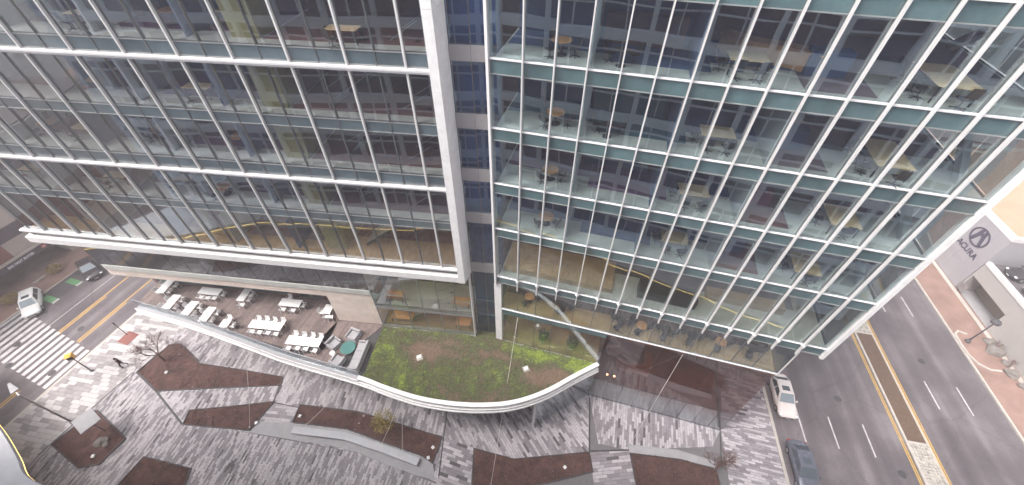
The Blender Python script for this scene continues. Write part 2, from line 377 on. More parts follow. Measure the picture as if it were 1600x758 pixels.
# parking lane line by the building
mark('white_line', avenue, MT['line_w'], 25.35, 25.47, -20, 23.2, avz)
for x, y in ((-60.4,7.0),(-55.6,10.6),(-53.0,5.6),(-58.4,4.9)):
    MB().lathe([(.36,STZ-.05),(.36,STZ+.012),(.30,STZ+.014),(.02,STZ+.014)],20,(x,y)).build('manhole_cover', MT['drain'], street)
for x, y in ((30.0,24.0),(40.8,30.5),(33.2,17.5)):
    MB().lathe([(.36,STZ-.05),(.36,STZ+.010),(.30,STZ+.012),(.02,STZ+.012)],20,(x,y)).build('manhole_cover', MT['drain'], avenue)
# median
md = struct(MB().box(34.8,36.85,-40,160,-0.5,-0.02).build('median', MT['kerb'], None, FS))
piece('planting_bed', md, MT['brown_earth'], 35.02,36.63, 20.8,33.0, -0.3, 0.012)
cb = MB(); rr = random.Random(3)
for (y0, y1) in ((33.2, 46), (2, 20.6)):
    y = y0
    while y < y1:
        x = 35.06
        while x < 36.55:
            s_ = rr.uniform(0.10,0.17); h = rr.uniform(0.02,0.07)
            cx, cy = x+s_, y+s_+rr.uniform(-.03,.03); k = rr.randint(5,7); ph = rr.random()*6
            cb.prism([(cx+s_*0.9*rr.uniform(.8,1.1)*math.cos(ph+2*math.pi*i/k), cy+s_*0.9*rr.uniform(.8,1.1)*math.sin(ph+2*math.pi*i/k)) for i in range(k)], -0.05, h)
            x += 2*s_
        y += 0.27
tag(cb.build('cobble', MT['cobble'], md), kind='stuff')
# sidewalks beyond the roads
def brick_mat():
    m, n, o = newmat('brick_sidewalk'); b = N(n,'ShaderNodeBsdfPrincipled'); b.inputs['Roughness'].default_value = .85
    br = N(n,'ShaderNodeTexBrick'); br.inputs['Color1'].default_value=(0.30,0.185,0.152,1); br.inputs['Color2'].default_value=(0.25,0.15,0.122,1); br.inputs['Mortar'].default_value=(0.22,0.15,0.125,1)
    br.inputs['Scale'].default_value = 4.5; br.inputs['Mortar Size'].default_value=.03
    P = pos(n); n.links.new(P, br.inputs['Vector'])
    nz = N(n,'ShaderNodeTexNoise'); nz.inputs['Scale'].default_value=.6; nz.inputs['Detail'].default_value=7; n.links.new(P, nz.inputs['Vector'])
    mp = N(n,'ShaderNodeMapRange'); mp.inputs[1].default_value=.3; mp.inputs[2].default_value=.7; mp.inputs[3].default_value=.8; mp.inputs[4].default_value=1.25; n.links.new(nz.outputs[0], mp.inputs[0])
    mu = N(n,'ShaderNodeVectorMath',operation='SCALE'); n.links.new(br.outputs[0], mu.inputs[0]); n.links.new(mp.outputs[0], mu.inputs['Scale'])
    n.links.new(mu.outputs[0], b.inputs['Base Color']); n.links.new(b.outputs[0], o.inputs[0]); return m
MT['brick'] = brick_mat()
fsw = struct(MB().box(46.17,90,-120,220,-0.6,0.0).build('sidewalk', MT['brick'], None, FS))
piece('kerb', fsw, MT['kerb'], 45.95,46.165,-120,220,-0.5,0.012)
piece('wall_base_strip', fsw, MT['kerb'], 49.75,50.25,20,70,-0.2,0.010)
# kerb bulb-out round the lamp
mb = MB(); mb.sweep([(47.6,35.2),(46.8,35.5),(46.25,35.0),(46.15,33.5),(46.2,32.3),(46.6,31.2),(47.5,30.6),(48.6,30.7)], [(-0.11,-0.05),(0.11,-0.05),(0.11,0.13),(-0.11,0.13)])
mb.build('kerb', MT['kerb'], fsw)
lsw = struct(MB().box(-110,-65.22,-120,220,-0.6,0.0).build('sidewalk', MT['brick'], None, FTm))
piece('kerb', lsw, MT['kerb'], -65.215,-65.0,-120,220,-0.5,0.012)
# ------------------------------------------------------------------ plaza with pavers
def tw(wv, s): p = wp(FTm, wv, s); return (p.x, p.y)
def sw(wv, s): p = wp(FS, wv, s); return (p.x, p.y)
plaza = struct(MB().prism([tw(-51.2,-60), tw(-51.2,120), sw(22.55,120), sw(22.55,-60)], -0.7, -0.035).build('plaza', MT['joint']))
q = MB(); q.box(-51.4,-51.12,-60,120,-0.5,0.002); q.build('kerb', MT['kerb'], plaza, FTm)
q = MB(); q.box(22.50,22.77,-60,120,-0.5,0.002); q.build('kerb', MT['kerb'], plaza, FS)

def clip(poly, a, b):            # keep the part to the left of a->b
    out_ = []
    def side(p): return (b[0]-a[0])*(p[1]-a[1])-(b[1]-a[1])*(p[0]-a[0])
    for i in range(len(poly)):
        p, q_ = poly[i], poly[(i+1)%len(poly)]; sp_, sq = side(p), side(q_)
        if sp_ >= 0: out_.append(p)
        if (sp_ >= 0) != (sq >= 0):
            t = sp_/(sp_-sq); out_.append((p[0]+(q_[0]-p[0])*t, p[1]+(q_[1]-p[1])*t))
    return out_
def area(p): return 0.5*sum(p[i][0]*p[(i+1)%len(p)][1]-p[(i+1)%len(p)][0]*p[i][1] for i in range(len(p)))
PV = []                           # (polygon, z, material key)
def pave(zone, az, Lp, Wp, mk='paver', seed=1):
    if area(zone) < 0: zone = zone[::-1]
    d = (math.sin(R_(az)), math.cos(R_(az))); n_ = (d[1], -d[0]); gp = 0.012
    uu = [p[0]*d[0]+p[1]*d[1] for p in zone]; vv = [p[0]*n_[0]+p[1]*n_[1] for p in zone]
    for r in range(math.floor(min(vv)/Wp), math.ceil(max(vv)/Wp)+1):
        rg = random.Random(r*7919+int(az)*31); u = math.floor(min(uu)/40-1)*40 + (r % 3)*Lp/3 + rg.uniform(-.04,.04)
        if r % 1 == 0: u += 0
        while u < max(uu):
            l = Lp; zz = rg.uniform(-0.004,0.004)
            if u+l > min(uu):
                c = [(u+gp,r*Wp+gp),(u+l-gp,r*Wp+gp),(u+l-gp,(r+1)*Wp-gp),(u+gp,(r+1)*Wp-gp)]
                p = [(a*d[0]+b*n_[0], a*d[1]+b*n_[1]) for a, b in c]
                if area(p) < 0: p = p[::-1]
                for i in range(len(zone)):
                    p = clip(p, zone[i], zone[(i+1)%len(zone)])
                    if len(p) < 3: break
                if len(p) >= 3 and area(p) > 0.01: PV.append((p, zz, mk))
            u += l
chain = [(-52,26.5),(-40.3,20.3),(-36.7,18.1),(-32.2,14.95),(-25.25,14.1),(-14.2,12.4),(-8.3,10.45),(-6.6,9.9)]
SWL = lambda y: -38.31 + (y-26.0)*0.40          # sidewalk / plaza boundary
# sidewalk along the left street
pave([tw(-51.1,-14), tw(-51.1,22), (-33.5,38), (SWL(20.3),20.3), (SWL(13),13), (SWL(-4),-4)], 99, 0.95, 0.42, 'paver2')
# lower plaza
pave([(SWL(20.3),20.3),(SWL(2),2),(-36.7,2),(-36.7,18.1)], 9, 0.75, 0.17)
for a, b in zip(chain[2:], chain[3:]): pave([(a[0],2),(b[0],2),b,a], 9, 0.75, 0.17)
pave([(-3.5,2),(21,2),(21,8.45),(-3.5,8.9)], 9, 0.75, 0.17)
# upper plaza, under the terrace
pave([(SWL(20.3),20.3),(SWL(28),28),(-36.7,28),(-36.7,18.1)], 5, 0.92, 0.23)
pave([(-36.7,28),(-36.7,18.1),(-32.2,14.95),(-32.2,27)], 5, 0.92, 0.23)
pave([(-32.2,14.95),(-32.2,27),(-25.0,25.5),(-25.0,14.1)], 5, 0.92, 0.23)
pave([(-25.0,17.15),(-21.4,16.95),(-21.4,25.5),(-25.0,25.5)], 5, 0.92, 0.23)
pave([(-25.0,17.15),(-21.4,16.95),(-21.4,13.6),(-25.0,14.05)], 95, 0.95, 0.3)
pave([(-21.4,13.6),(-14.2,12.4),(-14.2,22),(-21.4,24)], 5, 0.92, 0.23)
pave([(-14.2,12.4),(-6.4,10.0),(-6.4,21),(-14.2,22)], 5, 0.92, 0.23)
pave([(-6.6,2),(-3.5,2),(-3.5,12.95),(-6.6,13.9)], 108, 1.05, 0.28)
pave([(-6.4,13.85),(-3.5,12.95),(-3.5,21),(-6.4,21)], 148, 0.95, 0.23)
pave([(-3.5,12.95),(0.34,12.0),(7.45,12.68),(8.14,18.1),(3,21),(-3.5,21)], 148, 0.95, 0.23)
pave([(7.5,8.6),(11.2,8.6),(11.2,12.8),(7.5,12.68)], 84, 1.15, 0.28)
Rp = lambda x: (lambda P: (P.x,P.y))(wp(FR, x, 0.3))
pave([(7.45,12.68),(11.2,12.85),(18.9,11.4),(19.4,11.4),(20.46,14.7),Rp(15.9),Rp(2.9),(8.14,18.0)], 14, 0.95, 0.22)
pave([(19.3,8.3),(20.62,14.9),(25.7,15.0),(24.45,8.3)], 104, 0.95, 0.24)
pave([(18.9,2),(18.9,8.3),(24.45,8.3),(23.3,2)], 104, 0.95, 0.24)
pave([(20.62,14.9),(27.3,38.7),(30.2,38.7),(25.7,15.0)], 104, 0.95, 0.24)
def inview(p):
    c = Vector((sum(a[0] for a in p)/len(p), sum(a[1] for a in p)/len(p), 0)) - Vector((0,0,HCAM))
    z = c.dot(fw)
    if z <= 0: return None
    x = 800+626.27*c.dot(rt)/z; y = 379-626.27*c.dot(up)/z
    return (x, y, z) if -5 < x < 1605 and 300 < y < 763 else None
cand = []
for i, (p, zz, mk) in enumerate(PV):
    v_ = inview(p)
    if v_ and v_[1] < 750 and (700 < v_[0] < 1230 and v_[1] > 610 or v_[0] < 700 and v_[1] > 600): cand.append((area(p)/v_[2]**2, i))
cand.sort(reverse=True); solo = set(i for _, i in cand[:300])
def paver_geo(mb, p, zz):
    c = (sum(a[0] for a in p)/len(p), sum(a[1] for a in p)/len(p))
    n = len(p); mb.add([(a[0],a[1],-0.05) for a in p]+[(a[0],a[1],zz) for a in p],
        [tuple(range(n,2*n))]+[(i,(i+1)%n,n+(i+1)%n,n+i) for i in range(n)])
fld = {}
for i, (p, zz, mk) in enumerate(PV):
    if i in solo:
        m_ = MB(); paver_geo(m_, p, zz); m_.build('paver', MT[mk], plaza)
    else: paver_geo(fld.setdefault(mk, MB()), p, zz)
for mk, m_ in fld.items():
    me = bpy.data.meshes.new('paver_field'); me.from_pydata(m_.v, [], m_.f); me.materials.append(MT[mk])
    tag(link('paver_field', me, plaza), kind='stuff')
# steel drain lines between the paving fields
def strip(a, b, wd, z0, z1_, name, mat, par):
    a = Vector(a); b = Vector(b); d = (b-a).normalized(); n_ = Vector((d.y,-d.x))*wd/2
    return MB().prism([tuple(a+n_),tuple(b+n_),tuple(b-n_),tuple(a-n_)], z0, z1_).build(name, mat, par)
for a, b, wd in (((SWL(12),12),(SWL(20.3),20.3),.10),((-40.3,20.3),(-36.7,18.1),.18),((-36.7,18.1),(-32.2,14.9),.18),((-6.45,10.5),(-6.4,17.5),.12),
              ((8.14,17.9),(7.45,12.75),.14),((20.46,14.6),(19.4,11.3),.10),((-24.3,19),(-24.2,17.2),.12),((-24.2,17.1),(-6.6,13.95),.09),((7.4,12.72),(11.2,12.85),.14),(tw(-40.4,12),tw(-37.6,22),.08)):
    strip(a, b, wd, -0.03, 0.012, 'drain_line', MT['drain'], plaza)

# planters: steel-edged beds of brown mulch, each a thing of its own
def mulch_bed(pts, label, zt=0.05):
    o = thing('planting_bed', label, 'planter', T(pts[0][0], pts[0][1]), 'mulched planting beds in the plaza')
    lp = [(p[0]-pts[0][0], p[1]-pts[0][1]) for p in pts]
    if area(lp) < 0: lp = lp[::-1]
    e = MB(); n = len(lp)
    def off(d):
        r_ = []
        for i in range(n):
            a, b, c = Vector(lp[i-1]), Vector(lp[i]), Vector(lp[(i+1)%n])
            d1 = (b-a).normalized(); d2 = (c-b).normalized(); n1 = Vector((-d1.y,d1.x)); n2 = Vector((-d2.y,d2.x))
            m_ = (n1+n2); m_ = m_/max(0.5, m_.dot(n1)); r_.append(tuple(b+m_*d))
        return r_
    o1, o2 = lp, off(0.08)
    e.add([(p[0],p[1],-0.1) for p in o1]+[(p[0],p[1],zt+.06) for p in o1]+[(p[0],p[1],zt+.06) for p in o2]+[(p[0],p[1],-0.1) for p in o2],
          [(k*n+i,k*n+(i+1)%n,(k+1)*n+(i+1)%n,(k+1)*n+i) for k in range(3) for i in range(n)])
    e.build('edging', MT['drain'], o)
    # mulch surface, gently uneven, made of small facets
    bm = bmesh.new(); f = bm.faces.new([bm.verts.new((p[0],p[1],zt)) for p in off(0.075)])
    bmesh.ops.triangulate(bm, faces=[f])
    for _ in range(5):
        le = [e_ for e_ in bm.edges if e_.calc_length() > 0.5]
        if not le: break
        bmesh.ops.subdivide_edges(bm, edges=le, cuts=1); bmesh.ops.triangulate(bm, faces=bm.faces)
    for v in bm.verts:
        P = Vector((v.co.x+pts[0][0], v.co.y+pts[0][1], 0))
        v.co.z += 0.05*noise.noise(P*0.5) + 0.05*noise.noise(P*2.3)
    bmesh.ops.recalc_face_normals(bm, faces=bm.faces)
    me = bpy.data.meshes.new('mulch'); bm.to_mesh(me); bm.free(); me.materials.append(MT['mulch']); link('mulch', me, o)
    for p in me.polygons:
        if p.normal.z < 0: p.flip()
    # wood chips
    ch = MB(); rg = random.Random(len(pts)*17+int(pts[0][0]))
    xs = [p[0] for p in lp]; ys = [p[1] for p in lp]; ar = abs(area(lp)); k = 0; tries = 0
    def inside(x,y):
        c_ = False
        for i in range(n):
            (x1,y1),(x2,y2) = lp[i], lp[(i+1)%n]
            if (y1>y)!=(y2>y) and x < (x2-x1)*(y-y1)/(y2-y1)+x1: c_ = not c_
        return c_
    while k < ar*14 and tries < 20000:
        tries += 1; x = rg.uniform(min(xs),max(xs)); y = rg.uniform(min(ys),max(ys))
        if not inside(x,y): continue
        k += 1; a_ = rg.random()*6.28; l = rg.uniform(.05,.13); wdt = rg.uniform(.02,.05); zc = zt+rg.uniform(0.0,.08); tz = rg.uniform(-.03,.03)
        ca, sa = math.cos(a_), math.sin(a_)
        ch.add([(x+ca*l-sa*wdt,y+sa*l+ca*wdt,zc+tz),(x-ca*l-sa*wdt,y-sa*l+ca*wdt,zc-tz),(x-ca*l+sa*wdt,y-sa*l-ca*wdt,zc-tz+.01),(x+ca*l+sa*wdt,y+sa*l-ca*wdt,zc+tz)],[(0,1,2,3)])
    me = bpy.data.meshes.new('wood_chip'); me.from_pydata(ch.v,[],ch.f); me.materials.append(MT['chip']); tag(link('wood_chip', me, o), kind='stuff')
    return o
MT['chip'] = pbr('wood_chip', (0.095,0.046,0.038), 0.95, var=0.4, scale=6, island=0.6)
mulch_bed([(-40.22,20.3),(-38.69,23.56),(-37.64,23.73),(-36.94,23.41),(-33.9,21.32),(-28.95,20.62),(-24.28,19.85),(-24.14,18.86),(-29.32,18.6),(-36.72,18.13)], 'large arrowhead mulch bed with a bare tree, under the dining deck')
mulch_bed([(-32.25,16.25),(-28.35,16.67),(-24.06,17.22),(-25.29,14.3),(-32.12,14.81)], 'wedge mulch bed between the arrowhead bed and the fine pavers')
mulch_bed([(-21.39,16.92),(-15.29,16.26),(-6.5,13.88),(-7.14,11.5),(-8.11,12.1),(-15.95,14.5),(-21.5,15.1)], 'long mulch bed behind the grey bench with a yellow-leaved tree')
mulch_bed([(-3.48,12.92),(0.34,12.01),(7.45,12.67),(7.57,10.94),(4.19,10.19),(0.2,9.4),(-3.4,9.0)], 'mulch bed below the white curve of the green roof')
mulch_bed([(11.21,12.6),(15.7,12.1),(18.86,11.3),(18.7,8.6),(11.25,8.6)], 'mulch bed in front of the lobby with a bare tree')
mulch_bed([(-41.7,16.1),(-41.39,16.17),(-36.7,13.53),(-37.6,11.24),(-39.33,10.91),(-43.36,12.85)], 'square mulch bed under the square shade canopy')
mulch_bed([(-34.0,11.97),(-29.0,11.0),(-28.6,8.2),(-34.9,9.3)], 'mulch bed at the lower left next to the pale canopy')
# concrete strip and bench along the long bed
seat = thing('long_bench', 'long pale grey concrete bench bent along the mulch bed', 'bench', T(-20,14))
o_ = (-20,14)
def rel(pts): return [(p[0]-o_[0], p[1]-o_[1]) for p in pts]
struct(MB().prism([(-25.25,14.18),(-24.6,15.2),(-21.5,15.05),(-15.95,14.45),(-8.2,12.05),(-7.1,11.45),(-6.75,10.2),(-8.32,10.5),(-12.39,11.75),(-14.24,12.45),(-17.46,13.1),(-20.64,13.48)], -0.2, 0.03).build('concrete_path', MT['concrete']))
MB().sweep(rel([(-21.0,14.3),(-15.75,13.75),(-12.0,12.7),(-8.4,11.55)]), [(-0.33,0.35),(0.33,0.35),(0.33,0.47),(-0.33,0.47)]).build('seat', MT['palecon'], seat, bevel=0.015)
MB().sweep(rel([(-20.9,14.28),(-15.75,13.74),(-12.0,12.7),(-8.5,11.58)]), [(-0.2,0.03),(0.2,0.03),(0.2,0.352),(-0.2,0.352)]).build('plinth', MT['drain'], seat)
# concrete edge strip of the lobby bed
struct(MB().prism([(11.22,12.62),(11.2,13.35),(15.8,12.9),(19.1,11.9),(18.9,11.35),(15.7,12.12)], -0.2, 0.03).build('concrete_path', MT['concrete']))

# ------------------------------------------------------------------ the office building
ob = thing('office_building', 'large glass office building with white fins, a dark slot and a planted terrace', 'building', T(-4,24))
OBI = T(-4,24).inverted()
def bl(F): return OBI @ F
rt_ = random.Random(5)
def tilt(): return (rt_.gauss(0,0.0022), rt_.gauss(0,0.0022))
ZT = 44.6
# ---- right wing curtain wall
sR = [-6.7] + [-4.93+1.575*k for k in range(14)] + [17.05]
TLR = [40.7, 36.8, 32.9, 29.07, 25.2, 21.27, 16.05]
grid = MB()
for s_ in sR[1:-1]: grid.box(s_-0.03, s_+0.03, 0.04, 0.16, 15.2, ZT)
for z in TLR: grid.box(-6.7, 17.05, 0.045, 0.15, z-0.80, z-0.72); grid.box(-6.7,17.05,0.045,0.15,z-0.05,z+0.04)
cwR = grid.build('curtain_wall', MT['alu'], ob, bl(FR)); cwR['label'] = 'right wing curtain wall with white vertical fins'
for i, z in enumerate(TLR):
    ztop = TLR[i-1]-0.78 if i else ZT
    for a, b in zip(sR, sR[1:]):
        piece('glass_pane', cwR, MT['glassR'], a+0.03, b-0.03, 0.0, 0.02, z+0.03, ztop-0.02, tilt=tilt())
        piece('spandrel_panel', cwR, MT['spandrel'], a+0.03, b-0.03, 0.0, 0.02, z-0.76, z-0.03, tilt=tilt())
    piece('transom', cwR, MT['white'], -6.7, 17.05, -0.085, -0.002, z-0.04, z+0.035)
    piece('lower_transom', cwR, MT['alu'], -6.7, 17.05, -0.045, -0.003, z-0.80, z-0.755)
for s_ in sR[1:-1]:
    piece('fin', cwR, MT['finwhite'], s_-0.033, s_+0.033, -0.27, -0.06, 14.95, ZT)
    b_ = MB(); b_.box(-0.14,0.14,-0.20,-0.05,-0.035,0.035); b_.box(-0.045,0.045,-0.3,-0.06,-0.11,0.11)
    for z in (TLR[-1],):
        if 'bracket' not in _cache:
            _cache['bracket'] = b_.mesh('bracket'); _cache['bracket'].materials.append(MT['white'])
        link('bracket', _cache['bracket'], cwR, T(s_, -0.02, z+0.0))
piece('edge_fin', cwR, MT['white'], -6.84, -6.70, -0.22, 0.6, 15.0, ZT)
piece('corner_column', cwR, MT['fascia'], 17.06, 17.30, -0.16, 0.35, 15.0, ZT)
# side wall towards the avenue
for i, z in enumerate(TLR):
    ztop = TLR[i-1]-0.78 if i else ZT
    for k in range(6):
        piece('side_glass_pane', cwR, MT['sideglass'], 17.2, 17.22, 0.4+k*2.6, 0.4+(k+1)*2.6-0.06, z+0.03, ztop-0.02)
        piece('side_spandrel', cwR, MT['spandrel'], 17.2, 17.22, 0.4+k*2.6, 0.4+(k+1)*2.6-0.06, z-0.76, z-0.03)
piece('side_soffit', cwR, MT['soffit'], 15.8, 17.18, 0.05, 15, 15.06, 15.22)
# ---- right wing lower storeys
sR2 = [-6.32] + sR[1:-2] + [15.76]
sR2 = [s for s in sR2 if s <= 15.76]
g2 = MB()
for s_ in sR2: g2.box(s_-0.022, s_+0.022, 0.04, 0.12, 11.7, 15.27)
g2.box(-6.32,15.76,0.04,0.13,11.66,11.74); g2.box(-6.32,15.76,0.04,0.13,15.2,15.27)
lwR = g2.build('lower_glazing', MT['darkalu'], ob, bl(FR)); lwR['label'] = 'clear glazing of the cafe storey under the fins'
for a, b in zip(sR2, sR2[1:]): piece('glass_pane', lwR, MT['glassR'], a+0.015, b-0.015, 0.02, 0.04, 11.78, 15.26, tilt=tilt())
piece('transom', lwR, MT['white'], -6.32, 15.80, -0.06, 0.01, 11.70, 11.79)
piece('corner_post', lwR, MT['white'], 15.78, 15.86, 0.0, 0.12, 11.7, 15.05)
sT = [-6.32,-4.93,-3.355,-1.78,-0.205,1.37,2.83]
for a, b in zip(sT, sT[1:]):
    piece('spandrel_panel', lwR, MT['spandrel'], a+0.015, b-0.015, 0.02, 0.04, 10.98, 11.69, tilt=tilt())
    piece('glass_pane', lwR, MT['glassR'], a+0.015, b-0.015, 0.02, 0.04, 7.55, 10.95, tilt=tilt())
    piece('glass_pane', lwR, MT['glassR'], a+0.015, b-0.015, 0.02, 0.04, 6.62, 7.52, tilt=tilt())
for s_ in sT[1:-1]: piece('mullion', lwR, MT['darkalu'], s_-0.025, s_+0.025, 0.045, 0.12, 6.6, 11.65)
piece('white_post', lwR, MT['fascia'], -6.95, -6.34, -0.02, 0.5, 6.5, 15.0)
# brown lobby glass above, clear strip at the pavement
sB = [2.83+1.47*k for k in range(9)] + [15.76]
g3 = MB()
for s_ in sB: g3.box(s_-0.02, s_+0.02, 0.05, 0.12, 0.0, 3.72)
g3.box(2.83,15.76,0.05,0.12,3.69,3.77); g3.box(2.83,15.76,0.05,0.12,-0.05,0.06)
lob = g3.build('lobby_glazing', MT['darkalu'], ob, bl(FR)); lob['label'] = 'tall brown tinted lobby glass above a clear strip'
for a, b in zip(sB, sB[1:]):
    piece('lobby_pane', lob, MT['glassC'], a+0.012, b-0.012, 0.02, 0.045, 0.03, 3.70, tilt=tilt())
for a, b in zip(sB[::3], sB[3::3]):
    piece('lobby_pane', lob, MT['glassBr'], a+0.008, b-0.008, 0.02, 0.045, 3.76, 11.68)
for k in range(6):
    piece('side_glass_pane', lob, MT['glassBr'], 15.74, 15.76, 0.15+k*2.5, 0.15+(k+1)*2.5-0.05, 0.03, 11.68)
    piece('side_glass_pane', lwR, MT['glassR'], 15.74, 15.76, 0.15+k*2.5, 0.15+(k+1)*2.5-0.05, 11.78, 15.05)
# glass screen under the terrace, from the lobby corner to the slim white post
Pa = wp(FR, 2.83, 0.03); Pb = Vector((2.15,14.9,0)); dv = (Pb-Pa).normalized(); nv = Vector((dv.y,-dv.x,0))*0.012
gs = MB()
for k in range(5):
    a = Pa+(Pb-Pa)*(k/5); b = Pa+(Pb-Pa)*((k+1)/5)
    m_ = MB().prism([tuple((a+nv)[:2]),tuple((b-dv*0.03+nv)[:2]),tuple((b-dv*0.03-nv)[:2]),tuple((a-nv)[:2])], 0.02, 5.9)
    m_.build('screen_pane', MT['glassC'], lob, FR.inverted())
MB().box(2.05,2.27,14.8,15.0,-0.02,5.95).build('slim_post', MT['white'], ob, OBI)
# ---- floors inside the right wing
for i, z in enumerate(TLR[1:]+[11.75]):
    sl = MB().box(-6.5, 17.0 if z > 15 else 15.7, 0.2, 15.5, z-0.68, z-0.02).build('floor_slab', MT['tanfloor'] if z < 15 else MT['carpet'], ob, bl(FR))
    if 15 < z < 17:
        piece('tan_platform', sl, MT['tanfloor'], -6.3, 2.3, 0.7, 3.6, z-0.03, z+0.5); piece('tan_platform', sl, MT['tanfloor'], 9.2, 14.6, 2.2, 3.0, z-0.03, z+0.6)
        piece('dark_plinth', sl, MT['black'], 4.2, 8.4, 0.9, 2.1, z-0.03, z+0.9)
    if z > 17:
        cm = {36.8:'cblue',32.9:'cblue',29.07:'cteal',25.2:'cpurple',21.27:'cblue'}[z]
        piece('dark_carpet', sl, MT[cm], -6.4, -0.9, 2.3, 15.4, z-0.03, z-0.008); piece('dark_carpet', sl, MT[cm], -0.89, 3.9, 1.3, 15.4, z-0.03, z-0.008); piece('dark_carpet', sl, MT['cblue'], 3.91, 9.9, 2.6, 15.4, z-0.03, z-0.008)
        piece('dark_carpet', sl, MT['cmauve'], 10.0, 16.9, 3.4, 15.4, z-0.03, z-0.008)
        piece('dark_carpet', sl, MT['cmauve' if z > 26 else 'cmaroon'], 7.75, 10.6, 0.5, 3.39, z-0.03, z-0.006)
    else:
        piece('dark_carpet', sl, MT['darkcarpet'], -6.4, 15.5, 2.9 if z > 12 else 1.9, 15.4, z-0.03, z-0.008)
    zc = z + (3.05 if z > 17 else 4.2 if z > 12 else 3.2)
    if z > 17:
        for s_, m_ in ((-1.78,'partition'),(2.95,'navy'),(7.7,'partition'))[:2 if abs(z-32.9) < .1 else 3]: piece('partition', sl, MT[m_], s_-0.05, s_+0.05, 0.35, 4.6, z-0.015, zc)
        wm = {36.8:('bluewall','brownwall'),32.9:('bluewall','brownwall'),29.07:('bluewall','tealwall'),25.2:('maroon','navy'),21.27:('navy','purple')}[z]
        piece('office_wall', sl, MT[wm[0]], -6.4, 3.0, 4.62, 4.74, z-0.015, zc)
        piece('office_wall', sl, MT[wm[1]], 3.0, 9.9, 6.0, 6.12, z-0.015, zc)
        piece('cabinet', sl, MT[wm[0]], 8.0, 9.7, 2.2, 3.0, z-0.006, z+1.1)
        piece('cabinet', sl, MT[wm[1]], -1.5, 2.6, 3.9, 4.5, z-0.006, z+1.4)
        piece('core_wall', sl, MT['core'], 9.9, 16.0, 9.0, 9.2, z-0.015, zc)
        # pale steel V brace by the corner
        for (y0, y1) in ((1.1,4.6),(8.4,4.6)):
            br_ = MB(); p0 = Vector((16.35,y0,z)); p1 = Vector((16.35,y1,zc))
            d_ = (p1-p0).normalized(); t_ = Vector((0,-d_.z,d_.y))*0.2
            br_.add([p0+t_+Vector((-.16,0,0)),p0+t_+Vector((.16,0,0)),p0-t_+Vector((.16,0,0)),p0-t_+Vector((-.16,0,0)),p1+t_+Vector((-.16,0,0)),p1+t_+Vector((.16,0,0)),p1-t_+Vector((.16,0,0)),p1-t_+Vector((-.16,0,0))],
                    [(0,1,2,3),(7,6,5,4),(0,4,5,1),(1,5,6,2),(2,6,7,3),(3,7,4,0)])
            br_.build('brace', MT['partition'], sl)
    else:
        piece('core_wall', sl, MT['core'], -6.4, 15.5, 6.5, 6.7, z-0.015, zc)
MB().box(-6.8, 17.3, 0.1, 15.6, ZT, ZT+0.5).build('roof', MT['concrete'], ob, bl(FR))
MB().box(-6.8, 17.2, 15.6, 15.9, 0, ZT).build('rear_wall', MT['core'], ob, bl(FR))
MB().box(-6.6, 15.7, 0.3, 15.5, 6.0, 6.55).build('terrace_level_floor', MT['tanfloor'], ob, bl(FR))   # storey behind the planted roof
bpy.data.objects.remove(bpy.data.objects['terrace_level_floor'])
MB().box(-6.6, 2.75, 0.12, 15.5, 6.05, 6.58).build('floor_slab', MT['tanfloor'], ob, bl(FR))
MB().box(-6.5, 2.7, 4.5, 4.7, 6.58, 10.95).build('office_wall', MT['core'], ob, bl(FR))
MB().box(2.72, 2.80, 0.15, 15.5, 0.0, 11.05).build('lobby_wall', MT['brownwall'], ob, bl(FR))
MB().box(2.85, 15.6, 0.2, 1.95, -0.03, 0.012).build('lobby_floor_strip', MT['palecon'], ob, bl(FR))
MB().box(2.85, 15.6, 1.95, 15.5, -0.03, 0.012).build('lobby_floor', pbr('brown_lobby_floor',(0.22,0.105,0.085),0.45,var=0.25,scale=0.8), ob, bl(FR))
MB().box(2.85, 15.6, 11.0, 11.2, 0.012, 11.0).build('lobby_back_wall', MT['brownwall'], ob, bl(FR))

for zc_, x0, x1, yy in ((19.9,-5.5,15.5,2.4),(15.0,-5.0,14.5,1.9),(10.8,-5.5,2.0,2.0)):
    n_ = max(2, int((x1-x0)/3.1)); cl_ = MB().box(x0-.3,x1+.3,yy-.02,yy+.02,zc_+.10,zc_+.14).build('light_track', MT['black'], ob, bl(FR))
    for k in range(n_+1):
        xx = x0+(x1-x0)*k/n_; piece('ceiling_light', cl_, MT['ceil'], xx-.3, xx+.3, yy-.12, yy+.12, zc_+.02, zc_+.09)
# ---- left wing curtain wall
fins = [-7.80-3.165*k for k in range(12)]
sL = sorted(set([-6.5, -44.7] + fins + [f-1.5825 for f in fins if f-1.5825 > -44.6]))
ZL = 40.4
rows = [(36.95,40.0,'s',0), (33.02,36.3,'v',1)]       # (bottom, top) of vision panes
vis = [(33.02,36.2),(29.07,31.93),(25.47,28.33),(21.47,24.27),(16.68,20.74),(36.9,39.9)]
spn = [(36.24,36.86),(32.27,32.98),(28.37,29.03),(24.62,25.43),(20.78,21.43)]
gL = MB()
for s_ in sL[1:-1]: gL.box(s_-0.028, s_+0.028, 0.03, 0.15, 16.6, ZL)
for a, b in spn:
    gL.box(-44.7,-6.5,0.035,0.14,a-0.04,a+0.0); gL.box(-44.7,-6.5,0.035,0.14,b,b+0.04)
cwL = gL.build('curtain_wall', MT['darkalu'], ob, bl(FL)); cwL['label'] = 'left wing curtain wall with white fins and wide white bands'
for a, b in zip(sL, sL[1:]):
    for z0, z1_ in vis: piece('glass_pane', cwL, MT['glassL'], a+0.025, b-0.025, 0.0, 0.02, z0+0.02, z1_-0.02, tilt=tilt())
    for z0, z1_ in spn: piece('spandrel_panel', cwL, MT['spandrel2'], a+0.025, b-0.025, 0.0, 0.02, z0+0.01, z1_-0.01, tilt=tilt())
